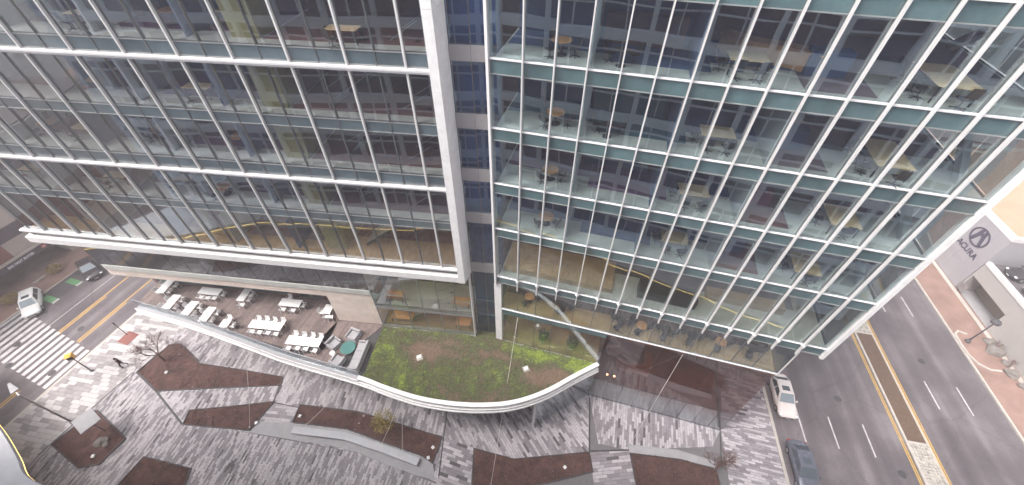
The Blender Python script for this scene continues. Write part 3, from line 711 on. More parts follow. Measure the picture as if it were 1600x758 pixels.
for s_ in sL[1:-1]:
    if any(abs(s_-f) < 0.01 for f in fins): piece('fin', cwL, MT['finwhite'], s_-0.05, s_+0.05, -0.16, -0.01, 16.6, ZL)
    else: piece('mullion', cwL, MT['darkalu'], s_-0.022, s_+0.022, -0.05, -0.004, 16.6, ZL)
for a, b in spn:
    for z in (a,b): piece('thin_transom', cwL, MT['alu'], -44.7,-6.5,-0.04,-0.003,z-0.022,z+0.022)
for z in (32.1, 24.45, ZL):
    piece('white_band', cwL, MT['white'], -44.85,-6.1,-0.26,0.01,z-0.0,z+0.12); piece('white_band', cwL, MT['white'], -44.85,-6.3,-0.18,0.012,z-0.13,z-0.02)
piece('sill_band', cwL, MT['white'], -44.95,-6.3,-0.28,0.02,16.50,16.66)
piece('recess_panel', cwL, MT['darkalu'], -44.6,-6.4,-0.02,0.05,15.95,16.49)
fs = [-44.95+1.58*k for k in range(25)]; fs = [f for f in fs if f < -6.9]+[-6.45]
for a, b in zip(fs, fs[1:]): piece('fascia_panel', cwL, MT['fascia'], a+0.008, b-0.008, -0.38, 0.3, 15.30, 15.93)
MB().box(-44.9,-6.2,0.32,12,15.32,15.92).build('soffit_slab', MT['soffit'], ob, bl(FL))
# white end column
zc = [15.28,19.3,23.4,27.3,31.2,35.1,39.0,ZT]
ec = MB().prism([(-6.42,-0.2),(-6.02,-0.2),(-5.74,1.0),(-6.42,1.0)], 15.4, ZT).build('end_column', MT['alu'], ob, bl(FL)); ec['label'] = 'broad white end column beside the dark slot'
for a, b in zip(zc, zc[1:]):
    MB().prism([(-6.5,-0.42),(-5.98,-0.42),(-5.66,1.05),(-5.9,1.05),(-6.1,-0.1),(-6.5,-0.1)], a+0.008, b-0.008).build('column_panel', MT['fascia'], ec)
# slot between the wings
slot_sp = [(36.3,37.2),(32.4,33.2),(28.5,29.45),(24.7,25.65),(20.95,21.9),(15.5,16.6)]
xs0, xm, xs1 = -5.72, -4.55, -3.15
sb = MB().box(xs0, xs1, 0.95, 1.05, 6.4, ZT)
sb = MB(); sb.box(xm-0.03,xm+0.03,0.86,0.95,6.5,ZT); sb.box(xs0-0.02,xs0+0.05,0.86,0.98,6.5,ZT); sb.box(xs1-0.05,xs1,0.86,0.98,6.5,ZT)
for a, b in slot_sp: sb.box(xs0,xs1,0.87,0.96,a-0.05,b+0.05)
slo = sb.build('recess_wall', MT['darkalu'], ob, bl(FL)); slo['label'] = 'dark blue glazed slot between the two wings'
piece('blue_backing', slo, MT['bluewall'], xs0, xs1, 1.6, 1.7, 6.5, ZT)
zz_ = 6.6; bnds = []
for a, b in sorted(slot_sp): bnds.append((zz_, a)); zz_ = b
bnds.append((zz_, ZT))
for z0, z1_ in bnds:
    for a, b in ((xs0+.05,xm-.03),(xm+.03,xs1-.05)):
        if z0 < 7:
            for c0, c1 in ((6.65,9.4),(9.45,11.6),(11.65,15.4)): piece('glass_pane', slo, MT['glassB'], a,b,0.83,0.85,c0,c1,tilt=tilt())
        else: piece('glass_pane', slo, MT['glassB'], a, b, 0.83, 0.85, z0+0.02, z1_-0.02, tilt=tilt())
for a, b in slot_sp:
    for c, d in ((xs0+.03,xm-.01),(xm+.01,xs1-.03)): piece('grey_panel', slo, MT['greypanel'], c, d, 0.78, 0.85, a, b)
for c0 in (9.42, 11.62): piece('thin_transom', slo, MT['spandrel'], xs0, xs1, 0.79, 0.85, c0-0.02, c0+0.02)
# ---- left wing lower storeys
sD = [-41.4+1.58*k for k in range(17)]; sD = [s for s in sD if s < -15.6]+[-15.0]
gD = MB()
for s_ in sD: gD.box(s_-0.02, s_+0.02, 0.28, 0.36, 12.15, 15.3)
gD.box(-41.4,-15.0,0.28,0.36,12.1,12.2)
dk = gD.build('dark_glazing', MT['darkalu'], ob, bl(FL)); dk['label'] = 'dark ribbon of glass under the white fascia'
for a, b in zip(sD, sD[1:]): piece('dark_pane', dk, MT['glassD'], a+0.012, b-0.012, 0.25, 0.27, 12.17, 15.29, tilt=tilt())
for k in range(5): piece('side_pane', dk, MT['glassD'], -41.42,-41.40, 0.3+k*2.4, 0.3+(k+1)*2.4-0.05, 12.17, 15.29)
sG = [-15.0,-13.5,-11.95,-10.4,-8.85,-7.3,-5.8]
gG = MB()
for s_ in sG: gG.box(s_-0.028, s_+0.028, 0.23, 0.34, 6.55, 15.3)
for z in (6.6, 11.75): gG.box(-15.0,-5.8,0.235,0.33,z-0.03,z+0.03)
gG.box(-15,-5.8,0.22,0.34,9.62,9.95)
lg = gG.build('stair_glazing', MT['alu'], ob, bl(FL)); lg['label'] = 'tall clear glazing with a stair behind, above the planted roof'
for a, b in zip(sG, sG[1:]):
    for z0, z1_ in ((6.63,9.6),(9.97,11.72),(11.78,15.29)): piece('glass_pane', lg, MT['glassL'], a+0.02, b-0.02, 0.2, 0.22, z0, z1_, tilt=tilt())
piece('edge_trim', lg, MT['white'], -5.82,-5.74,0.1,0.6,6.5,15.2)
# stone band and block
stn = MB(); stn.box(-41.2,-15.1,0.42,0.9,10.6,12.1); stn.box(-19.55,-15.1,0.42,2.7,6.5,10.6)
sw_ = stn.build('stone_wall', MT['stone'], ob, bl(FL)); sw_['label'] = 'beige stone band and block over the dining deck'
for r in range(3):
    z0 = 10.56+r*0.53; x = -41.4 - (0.79 if r % 2 else 0)
    while x < -15.1:
        a, b = max(x,-41.4), min(x+1.58,-15.05)
        if b-a > 0.1: piece('stone_panel', sw_, MT['stone'], a+0.005, b-0.005, 0.33, 0.41, z0+0.005, z0+0.525)
        x += 1.58
for r in range(7):
    z0 = 6.62+r*0.562; x = -19.6 - (0.74 if r % 2 else 0)
    while x < -15.1:
        a, b = max(x,-19.6), min(x+1.5,-15.05)
        if b-a > 0.1: piece('stone_panel', sw_, MT['stone'], a+0.005, b-0.005, 0.335, 0.41, z0+0.005, z0+0.557)
        x += 1.5
MB().box(-41.3,-19.6,0.45,2.55,10.5,10.58).build('deck_soffit', MT['soffit'], ob, bl(FL))
# wall behind the deck, with its glazed doors
dw = MB().box(-41.3,-25.0,2.6,2.75,6.5,10.5); dw.box(-22.2,-19.6,2.6,2.75,6.5,10.5); dw.box(-25.0,-22.2,2.6,2.75,9.2,10.5)
dwo = dw.build('deck_back_wall', MT['brownwall'], ob, bl(FL))
for k, (a, b) in enumerate(((-24.95,-23.6),(-23.55,-22.25))):
    d_ = piece('door', dwo, MT['alu'], a, b, 2.66, 2.72, 6.58, 9.15); 
    link('door_glass', (lambda m: (m.materials.append(MT['glassL']), m)[1])(MB().box(-(b-a)/2+.12,(b-a)/2-.12,-0.06,-0.035,-1.15,1.15).mesh('door_glass')), d_)
piece('deck_window', dwo, MT['spandrel'], -40.8,-26, 2.55,2.59, 6.9, 9.6)
# interiors, left wing
for z in (36.9, 33.0, 29.05, 25.45, 21.45, 16.62, 12.15):
    s0 = -44.4 if z > 15 else -41.2
    sl = MB().box(s0, -6.45 if z > 15 else -15.05, 0.2, 15.5, z-0.62, z-0.01).build('floor_slab', MT['tanfloor'] if 15 < z < 17 else MT['carpet'], ob, bl(FL))
    zc_ = z+3.0
    if z > 15:
        piece('dark_carpet', sl, MT['cmaroon'], s0+.1, -25, 1.9, 15.4, z-0.02, z+0.004); piece('dark_carpet', sl, MT['cpurple' if int(z) % 2 else 'cmauve'], -24.99, -16, 1.7, 15.4, z-0.02, z+0.004)
        piece('dark_carpet', sl, MT['cmaroon'], -15.9, -6.5, 0.9 if z > 17 else 2.6, 15.4, z-0.02, z+0.004)
        for k, s_ in enumerate((-20.0,-25.5,-31,-37)): piece('partition', sl, MT['partition' if k % 2 else 'navy'], s_-0.05, s_+0.05, 0.6, 5.0, z-0.005, zc_)
        for k_ in range(4): piece('office_wall', sl, MT[('purple','core','maroon','navy')[(k_+int(z))%4]], s0+.1+k_*7.1, s0+.1+(k_+1)*7.1-.02, 5.6, 5.75, z-0.005, zc_)
        piece('service_core', sl, MT['olive'], -17.6, -16.0, 0.9, 2.6, z-0.004, zc_-.02)
        piece('stair_back_wall', sl, MT['brownwall'], -15.9, -6.5, 6.2, 6.35, z-0.005, zc_)
        for s_ in (-28.5, -40): piece('round_column', sl, MT['partition'], s_-0.3, s_+0.3, 1.6, 2.2, z-0.005, zc_, bevel=0.12)
    else: piece('core_wall', sl, MT['core'], s0+.1, -15.1, 3.5, 3.7, z-0.005, zc_)
MB().box(-15.0,-5.9,0.7,12,6.0,6.57).build('floor_slab', MT['tanfloor'], ob, bl(FL))
MB().box(-15.0,-5.9,0.55,12,9.55,9.95).build('floor_slab', MT['carpet'], ob, bl(FL))
MB().box(-14.9,-5.9,3.6,3.8,6.57,15.2).build('stair_back_wall', MT['brownwall'], ob, bl(FL))
for zc_, x0, x1, yy in ((20.2,-35.0,-8.0,2.2),(9.3,-14,-7,1.6),(14.6,-14,-7,1.8)):
    n_ = max(2, int((x1-x0)/3.4)); cl_ = MB().box(x0-.3,x1+.3,yy-.02,yy+.02,zc_+.10,zc_+.14).build('light_track', MT['black'], ob, bl(FL))
    for k in range(n_+1):
        xx = x0+(x1-x0)*k/n_; piece('ceiling_light', cl_, MT['ceil'], xx-.3, xx+.3, yy-.12, yy+.12, zc_+.02, zc_+.09)
# open stairs behind the left wing glass: one flight between every pair of floors
def stair(F, x0, x1, yc, wd, z0, z1_):
    n = 20; st = MB(); d = 1 if x1 > x0 else -1
    for sy in (-wd/2, wd/2-0.06):
        st.add([(x0,yc+sy,z0-0.1),(x0,yc+sy,z0+0.2),(x1,yc+sy,z1_+0.2),(x1,yc+sy,z1_-0.1),(x0,yc+sy+.06,z0-0.1),(x0,yc+sy+.06,z0+0.2),(x1,yc+sy+.06,z1_+0.2),(x1,yc+sy+.06,z1_-0.1)],
               [(0,1,2,3),(7,6,5,4),(0,4,5,1),(1,5,6,2),(2,6,7,3),(3,7,4,0)])
    so = st.build('stair', MT['black'], ob, bl(F))
    for k in range(n):
        t = (k+0.5)/n; xx = x0+(x1-x0)*t; zz = z0+(z1_-z0)*t
        piece('tread', so, MT['palecon'], xx-0.15, xx+0.15, yc-wd/2+.07, yc+wd/2-.07, zz, zz+0.05)
    for sy in (-wd/2, wd/2):
        link('handrail', (lambda m: (m.materials.append(MT['steel']), m)[1])(MB().tube((x0,yc+sy,z0+1.05),(x1,yc+sy,z1_+1.05),0.03,n=6).mesh('handrail')), so)
stair(FL,-13.6,-7.4,2.2,1.5,29.05,33.0); stair(FL,-13.4,-7.4,2.4,1.5,25.45,29.05); stair(FL,-13.8,-7.8,2.4,1.5,21.45,25.45); stair(FL,-14.6,-8.4,2.4,1.6,16.62,21.45)
stair(FL,-12.6,-8.2,1.9,1.3,6.57,9.95)
MB().box(-44.8,-6.2,0.1,15.6,ZL,ZL+0.4).build('roof', MT['concrete'], ob, bl(FL))
MB().box(-44.6,-3.0,15.6,15.9,0,ZT).build('rear_wall', MT['core'], ob, bl(FL))
MB().box(-44.7,-44.55,0.25,15.5,16.6,ZL).build('end_wall', MT['core'], ob, bl(FL))
MB().box(-41,-6,3.0,3.2,0,6.3).build('ground_storey_wall', MT['greypanel'], ob, bl(FL))

# ------------------------------------------------------------------ terrace: slab, white edge, deck, planted roof, railing
inner = [(-38.3,24.05),(-31.41,22.12),(-23.99,19.64),(-20.51,18.48),(-13.51,16.54),(-11.04,15.68),(-8.1,14.79),(-5.31,14.32),(-2.59,14.18),(0.11,14.42),(2.87,15.34),(5.81,16.95),(7.9,18.02)]
def smooth(pts, k=6):
    o = []
    for i in range(len(pts)-1):
        p0,p1,p2,p3 = [Vector(pts[max(0,min(len(pts)-1,j))]) for j in (i-1,i,i+1,i+2)]
        for t in [q/k for q in range(k)]:
            o.append(tuple(0.5*((2*p1)+(-p0+p2)*t+(2*p0-5*p1+4*p2-p3)*t*t+(-p0+3*p1-3*p2+p3)*t**3)))
    return o+[pts[-1]]
edge = smooth(inner)
ps = lambda F,x,y: tuple(wp(F,x,y)[:2])
back = [ps(FR,2.7,0.5), ps(FR,-6.5,0.5), ps(FL,-5.8,0.8), ps(FL,-14.9,0.6), ps(FL,-19.7,0.6), ps(FL,-19.7,2.7), ps(FL,-41.2,2.7)]
ts = MB().prism(edge+back, 5.75, 6.45).build('terrace_slab', MT['soffit'], ob, OBI)
# stepped white edge: coping, recessed shadow line, lower lip (profile offset is towards the street)
eA = [p for p in edge if p[0] < -13.45]; eB = [p for p in edge if p[0] > -13.6]
MB().sweep(eB, [(-0.10,6.40),(-0.10,7.00),(0.26,7.00),(0.26,6.84),(0.20,6.84),(0.20,6.46),(0.16,6.46)]).build('coping', MT['fascia'], ts)
MB().sweep(eA, [(-0.12,6.40),(-0.12,6.62),(0.22,6.60),(0.22,6.40)]).build('ledge', MT['concrete'], ts)
MB().sweep(eA, [(0.222,6.43),(0.222,6.70),(0.29,6.70),(0.29,6.43)]).build('edge_trim', MT['fascia'], ts)
MB().sweep(edge, [(0.02,5.72),(0.02,6.40),(0.32,6.42),(0.32,6.24),(0.26,6.24),(0.26,6.12),(0.40,6.10),(0.40,5.92),(0.30,5.72)]).build('lower_lip', MT['fascia'], ts)
ts['label'] = 'curving terrace slab with a stepped white edge'
# deck boards
deck = MB().prism([ps(FL,-41.2,2.6), ps(FL,-19.65,2.6), ps(FL,-19.65,0.4), ps(FL,-14.95,0.4), (-12.67,22.2),(-13.3,16.75)]+[p for p in edge[::-1] if p[0] < -13.6], 6.452, 6.53).build('deck', MT['drain'], ts)
BZ = []
def boards(zone, az=16.5, wd=0.2):
    if area(zone) < 0: zone = zone[::-1]
    d = (math.sin(R_(az)), math.cos(R_(az))); n_ = (d[1],-d[0])
    vv = [p[0]*n_[0]+p[1]*n_[1] for p in zone]
    for r in range(math.floor(min(vv)/wd), math.ceil(max(vv)/wd)+1):
        rg = random.Random(r); cut = [-60, 14+rg.uniform(0,4), 18.5+rg.uniform(0,4), 60]
        p = [(a*d[0]+b*n_[0],a*d[1]+b*n_[1]) for a,b in ((-60,r*wd+.004),(60,r*wd+.004),(60,(r+1)*wd-.004),(-60,(r+1)*wd-.004))]
        if area(p) < 0: p = p[::-1]
        for i in range(len(zone)):
            p = clip(p, zone[i], zone[(i+1)%len(zone)])
            if len(p) < 3: break
        if len(p) >= 3 and area(p) > 0.02:
            MB().prism(p, 6.535, 6.60).build('deck_board', MT['deck'], deck)
es = [(-38.9,24.15),(-31.41,22.2),(-23.99,19.75),(-20.51,18.6),(-13.4,16.62)]
boards([ps(FL,-41.2,2.58),ps(FL,-19.65,2.58),(wp(FL,-19.65,-3).x,wp(FL,-19.65,-3).y)]+[(-20.51,18.62),(-23.99,19.78),(-31.41,22.25),(-38.6,24.2)])
boards([ps(FL,-19.65,0.3),ps(FL,-15.0,0.3),(-12.75,22.0),(-13.36,16.75),(-19.6,18.35)])
# planted roof: soil and sedum
gz = [(-12.60,22.0),(-13.25,16.72)]+[p for p in edge if p[0] > -13.2]+[ps(FR,2.75,-0.02),ps(FR,-6.6,-0.02),ps(FL,-3.3,0.75),ps(FL,-5.7,0.75),ps(FL,-5.75,0.15),ps(FL,-14.9,0.15)]
bm = bmesh.new(); f = bm.faces.new([bm.verts.new((p[0],p[1],6.56)) for p in gz]); bmesh.ops.triangulate(bm, faces=[f])
for _ in range(6):
    le = [e for e in bm.edges if e.calc_length() > 0.45]
    if not le: break
    bmesh.ops.subdivide_edges(bm, edges=le, cuts=1); bmesh.ops.triangulate(bm, faces=bm.faces)
for v in bm.verts: v.co.z += 0.05*noise.noise(v.co*0.7)+0.03*noise.noise(v.co*3)
me = bpy.data.meshes.new('soil'); bm.to_mesh(me); bm.free()
for p in me.polygons:
    if p.normal.z < 0: p.flip()
me.materials.append(pbr('brown_roof_soil', (0.13,0.085,0.05), 0.95, var=0.35, scale=1.2, bump=0.6, bscale=20)); link('soil', me, ts, Matrix.Identity(4))
def sedum_mat():
    m, n, o = newmat('sedum'); b = N(n,'ShaderNodeBsdfPrincipled'); b.inputs['Roughness'].default_value=.75
    at = N(n,'ShaderNodeAttribute'); at.attribute_name='kind'
    c = ramp(n, at.outputs['Fac'], [(0.0,(0.15,0.10,0.072)),(0.24,(0.11,0.082,0.05)),(0.42,(0.062,0.070,0.028)),(0.62,(0.085,0.105,0.030)),(0.82,(0.122,0.155,0.033)),(1.0,(0.19,0.25,0.03))])
    g_ = N(n,'ShaderNodeNewGeometry'); mp = N(n,'ShaderNodeMapRange'); mp.inputs[3].default_value=.65; mp.inputs[4].default_value=1.4; n.links.new(g_.outputs['Random Per Island'], mp.inputs[0])
    mu = N(n,'ShaderNodeVectorMath',operation='SCALE'); n.links.new(c, mu.inputs[0]); n.links.new(mp.outputs[0], mu.inputs['Scale'])
    n.links.new(mu.outputs[0], b.inputs['Base Color']); n.links.new(b.outputs[0], o.inputs[0]); return m
def inpoly(x,y,pl):
    c_ = False
    for i in range(len(pl)):
        (x1,y1),(x2,y2) = pl[i],pl[(i+1)%len(pl)]
        if (y1>y)!=(y2>y) and x < (x2-x1)*(y-y1)/(y2-y1)+x1: c_ = not c_
    return c_
rg = random.Random(21); V_, F_, A_ = [], [], []
FRi = FR.inverted()
for _ in range(62000):
    x = rg.uniform(-13.3,8); y = rg.uniform(14,22.2)
    if not inpoly(x,y,gz): continue
    P = Vector((x,y,0)); lo = FRi @ P
    bright = max(0, 1-abs(lo.y+0.75+0.5*noise.noise(P*0.5))/1.05)*(1.0 if lo.x > -6.2 else 0.25)   # lush strip along the glass
    k = 0.43 + 0.42*noise.noise(P*0.33+Vector((3.1,0,0))) + 0.36*noise.noise(P*1.3) + 0.2*noise.noise(P*3.7)
    k += 0.65*bright + (0.16 if x < -9.5 else 0)
    dd = math.hypot((x-3.2)/2.6,(y-16.9)/1.0); k -= max(0,0.75*(1-dd))                                # bare brown patches
    dd = math.hypot((x+8.2)/1.9,(y-19.2)/1.1); k -= max(0,0.55*(1-dd))
    dd = math.hypot((x+1.5)/2.6,(y-19.0)/0.7); k -= max(0,0.6*(1-dd))
    k = max(0,min(1,k+rg.gauss(0,.08)))
    h = 0.02+0.13*max(0,k-.1)*(0.6+0.8*rg.random()); s_ = rg.uniform(.03,.075)*(0.8+.5*k)
    z = 6.555+0.05*noise.noise(Vector((x,y,6.56))*0.7)+0.03*noise.noise(Vector((x,y,6.56))*3)+h*rg.random()
    a_ = rg.random()*6.28; ca,sa = math.cos(a_)*s_, math.sin(a_)*s_; tx,ty = rg.uniform(-.5,.5)*s_, rg.uniform(-.5,.5)*s_
    b0 = len(V_); V_ += [(x+ca,y+sa,z+tx),(x-sa,y+ca,z+ty),(x-ca,y-sa,z-tx),(x+sa,y-ca,z-ty)]; F_.append((b0,b0+1,b0+2,b0+3)); A_.append(k)
me = bpy.data.meshes.new('sedum'); me.from_pydata(V_,[],F_); at = me.attributes.new('kind','FLOAT','FACE'); at.data.foreach_set('value',A_)
me.materials.append(sedum_mat()); so = link('sedum', me); tag(so,'low green and brown sedum covering the curved terrace roof','sedum',kind='stuff')
for x, y, lb in ((-8.51,18.63,'small white roof drain box in the brown patch of sedum'),(1.37,17.57,'small white roof drain box near the lobby end of the sedum')):
    d_ = thing('roof_drain', lb, 'roof drain', T(x,y,6.56,0.4), 'roof drain boxes')
    MB().box(-.28,.28,-.28,.28,-.05,.10).build('gravel_tray', MT['cobble'], d_, bevel=.02); MB().box(-.17,.17,-.15,.15,.10,.24).build('box', MT['furn'], d_, bevel=.02)
# glass railing along the deck
rl = [p for p in edge if p[0] < -13.4]; rail = thing('glass_railing', 'clear glass railing with thin rail along the deck edge', 'railing', T(rl[0][0],rl[0][1],6.6))
r0 = Vector((rl[0][0],rl[0][1],6.6)); L2 = []
for p in rl:
    i = rl.index(p); a = Vector(rl[max(0,i-1)]); b = Vector(rl[min(len(rl)-1,i+1)]); d = (b-a).normalized(); L2.append((p[0]-d.y*-0.0+(-d.y)*0.12-r0.x, p[1]+d.x*0.12-r0.y))
for a, b in zip(L2, L2[1:]):
    A = Vector(a); B = Vector(b); d = (B-A).normalized(); n_ = Vector((d.y,-d.x))*.008
    MB().prism([tuple(A+n_+d*.01),tuple(B+n_-d*.01),tuple(B-n_-d*.01),tuple(A-n_+d*.01)], 0.06, 1.06).build('pane', MT['rail'], rail)
MB().sweep(L2, [(-.025,1.065),(.025,1.065),(.025,1.10),(-.025,1.10)]).build('rail', MT['steel'], rail)
MB().sweep(L2, [(-.04,-0.02),(.04,-0.02),(.04,0.055),(-.04,0.055)]).build('shoe', MT['alu'], rail)
for a in L2[::3]: MB().tube((a[0],a[1],-0.05),(a[0],a[1],1.064),.02,n=6).build('post', MT['steel'], rail)
# end return of the railing

# ------------------------------------------------------------------ furniture
def mk_table(top, wx, wy, h, legmat, label, mtx, name='table', group=None, th=0.04, par=None):
    t = thing(name, label, 'table', mtx, group)
    MB().box(-wx/2,wx/2,-wy/2,wy/2,h-th,h).build('table_top', top, t, bevel=0.008)
    for sx in (-1,1):
        for sy in (-1,1): piece('leg', t, legmat, sx*(wx/2-.09)-.025, sx*(wx/2-.09)+.025, sy*(wy/2-.08)-.025, sy*(wy/2-.08)+.025, 0, h-th-.001)
    return t
def mk_chair(seatm, legm, name='chair', arms=True):
    c = thing(name, 'x', 'chair')
    MB().box(-.23,.23,-.22,.23,.42,.455).build('seat', seatm, c, bevel=.012)
    b = MB(); b.add([(-.22,-.21,.46),(.22,-.21,.46),(.22,-.29,.84),(-.22,-.29,.84),(-.22,-.235,.46),(.22,-.235,.46),(.22,-.315,.84),(-.22,-.315,.84)],[(0,1,2,3),(7,6,5,4),(0,4,5,1),(1,5,6,2),(2,6,7,3),(3,7,4,0)])
    b.build('backrest', seatm, c)
    for sx in (-1,1):
        for sy in (-1,1): MB().tube((sx*.2,sy*.19,.42),(sx*.235,sy*.24,0),.014,n=5).build('leg', legm, c)
        if arms: MB().path([(sx*.245,.18,.43),(sx*.25,.18,.63),(sx*.25,-.2,.65)],.014,5).build('armrest', legm, c)
    return c
def mk_office_chair():
    c = thing('office_chair', 'x', 'chair')
    MB().box(-.24,.24,-.22,.24,.43,.50).build('seat', MT['black'], c, bevel=.03)
    b = MB(); b.add([(-.22,-.22,.56),(.22,-.22,.56),(.2,-.30,1.0),(-.2,-.30,1.0),(-.22,-.26,.56),(.22,-.26,.56),(.2,-.34,1.0),(-.2,-.34,1.0)],[(0,1,2,3),(7,6,5,4),(0,4,5,1),(1,5,6,2),(2,6,7,3),(3,7,4,0)])
    b.build('backrest', MT['black'], c)
    MB().tube((0,0,.08),(0,0,.44),.03,n=6).build('column', MT['black'], c)
    s_ = MB()
    for k in range(5): s_.tube((0,0,.10),(.3*math.cos(k*1.2566),.3*math.sin(k*1.2566),.05),.025,.02,5)
    s_.build('star_base', MT['black'], c)
    MB().tube((0,-.2,.47),(0,-.28,.62),.025,n=5).build('back_support', MT['black'], c)
    return c
protos = {'w': mk_chair(MT['furn'], MT['furn'], 'patio_chair'), 'o': mk_office_chair(), 'v': mk_chair(MT['redseat'], MT['black'], 'side_chair', False)}
used = set(); rch = random.Random(8)
def chair(kind, F, x, y, z, face, label, group, jit=0.12):
    c = protos[kind] if kind not in used else copy_tree(protos[kind])
    used.add(kind); c['label'] = label; c['group'] = group
    c.matrix_local = F @ T(x+rch.uniform(-.04,.04), y+rch.uniform(-.05,.05), z, face+rch.uniform(-jit,jit)); return c
PI = math.pi
DZ = 6.603
def dining(x, y, lx, ly, label, chairs, where):
    mk_table(MT['furn'], lx, ly, .74, MT['furn'], label, FL @ T(x,y,DZ), 'patio_table', 'white tables on the dining deck')
    for cx, cy, fa in chairs: chair('w', FL, x+cx, y+cy, DZ, fa, 'white metal patio chair at '+where, 'chairs at '+where)
def sidesX(lx, ly, n, both=True):            # chairs on the two long sides parallel to x
    o = []
    for i in range(n):
        xx = (i+.5)/n*lx-lx/2; o.append((xx,-(ly/2+.22),0)); 
        if both: o.append((xx,ly/2+.22,PI))
    return o
def sidesY(lx, ly, n):
    o = []
    for i in range(n):
        yy = (i+.5)/n*ly-ly/2; o += [(lx/2+.22,yy,PI/2),(-(lx/2+.22),yy,-PI/2)]
    return o
dining(-39.0,1.75,.85,1.75,'white table at the street end of the deck, close under the stone band', sidesY(.85,1.75,2), 'the white table at the street end under the stone band')
dining(-36.95,-.02,.85,1.75,'white table nearest the street in the row along the railing', sidesY(.85,1.75,2), 'the first table from the street along the railing')
dining(-34.6,-.55,.85,1.75,'second white table from the street along the railing', sidesY(.85,1.75,2), 'the second table from the street along the railing')
dining(-32.4,-1.0,.85,1.75,'third white table from the street along the railing', sidesY(.85,1.75,2), 'the third table from the street along the railing')
dining(-30.0,-1.8,.85,.85,'small square white table fourth along the railing', [(-.1,.65,PI),(.65,0,PI/2)], 'the small square table by the railing')
dining(-33.95,1.7,2.3,.85,'white table set lengthwise close to the deck wall', [(-.7,-.65,0),(0,-.65,0),(.7,-.65,0),(1.4,0,PI/2)], 'the lengthwise table by the deck wall')
dining(-30.2,1.7,.8,1.6,'narrow white table turned towards the deck wall', [(.62,.3,PI/2),(.62,-.4,PI/2),(.3,-1.05,0)], 'the narrow table by the deck wall')
dining(-25.95,-1.5,3.3,.9,'long white table with chairs both sides, farther from the sofa', sidesX(3.3,.9,4), 'the long table farther from the sofa')
dining(-21.5,-2.75,3.3,.9,'long white table with chairs both sides, beside the lounge chairs', sidesX(3.3,.9,4), 'the long table beside the lounge chairs')
dining(-24.95,1.3,2.2,.9,'white table in front of the glazed deck doors', [(-.5,-.67,0),(.5,-.67,0),(-.6,.67,PI),(1.3,0,PI/2)], 'the table in front of the deck doors')
dining(-20.85,1.0,.85,1.1,'small white table against the stone block', [(-.62,-.2,-PI/2),(.1,-.78,0),(.55,-.75,0.3)], 'the small table against the stone block')
# lounge group
def lounge(name, label, cat, wx, wy, mtx, n=1):
    t = thing(name, label, cat, mtx)
    MB().box(-wx/2,wx/2,-wy/2,wy/2,.0,.20).build('base', MT['palecon'], t, bevel=.02)
    for k in range(n):
        a = -wx/2+.16+(wx-.32)*k/n; b = -wx/2+.16+(wx-.32)*(k+1)/n
        MB().box(a+.01,b-.01,-wy/2+.02,wy/2-.2,.205,.42).build('seat_cushion', MT['cushion'], t, bevel=.04, seg=2)
    MB().box(-wx/2,wx/2,wy/2-.2,wy/2,.205,.74).build('backrest', MT['cushion'], t, bevel=.05, seg=2)
    for sx in (-1,1):
        x0, x1 = sorted((sx*wx/2, sx*(wx/2-.15))); MB().box(x0,x1,-wy/2,wy/2-.205,.205,.60).build('armrest', MT['cushion'], t, bevel=.04, seg=2)
    return t
lounge('lounge_chair','grey lounge chair between the stone block and the teal table','armchair',1.15,1.05, FL@T(-17.35,-1.3,DZ,-.25))
lounge('lounge_chair','grey lounge chair between the long table and the teal table','armchair',1.1,1.05, FL@T(-18.85,-2.4,DZ,1.15))
lounge('lounge_chair','grey lounge chair by the railing beside the teal table','armchair',1.1,1.0, FL@T(-17.75,-4.1,DZ,2.9))
lounge('sofa','long grey sofa at the edge of the planted roof','sofa',2.9,1.0, FL@T(-16.0,-3.35,DZ,-PI/2), 3)
t = thing('coffee_table','round teal coffee table between grey lounge chairs','table',FL@T(-17.3,-2.72,DZ))
MB().lathe([(.66,.36),(.70,.37),(.70,.41),(.68,.42)],32).build('table_top', MT['teal'], t); MB().lathe([(.30,0),(.30,.02),(.08,.04),(.08,.36)],16).build('pedestal', MT['darkpole'], t)
t = thing('side_table','small round white side table beside the lounge chairs','table',FL@T(-18.5,-3.45,DZ))
MB().lathe([(.22,.44),(.24,.45),(.24,.47),(.23,.48)],24).build('table_top', MT['furn'], t); MB().lathe([(.16,0),(.16,.02),(.03,.04),(.03,.44)],12).build('pedestal', MT['furn'], t)
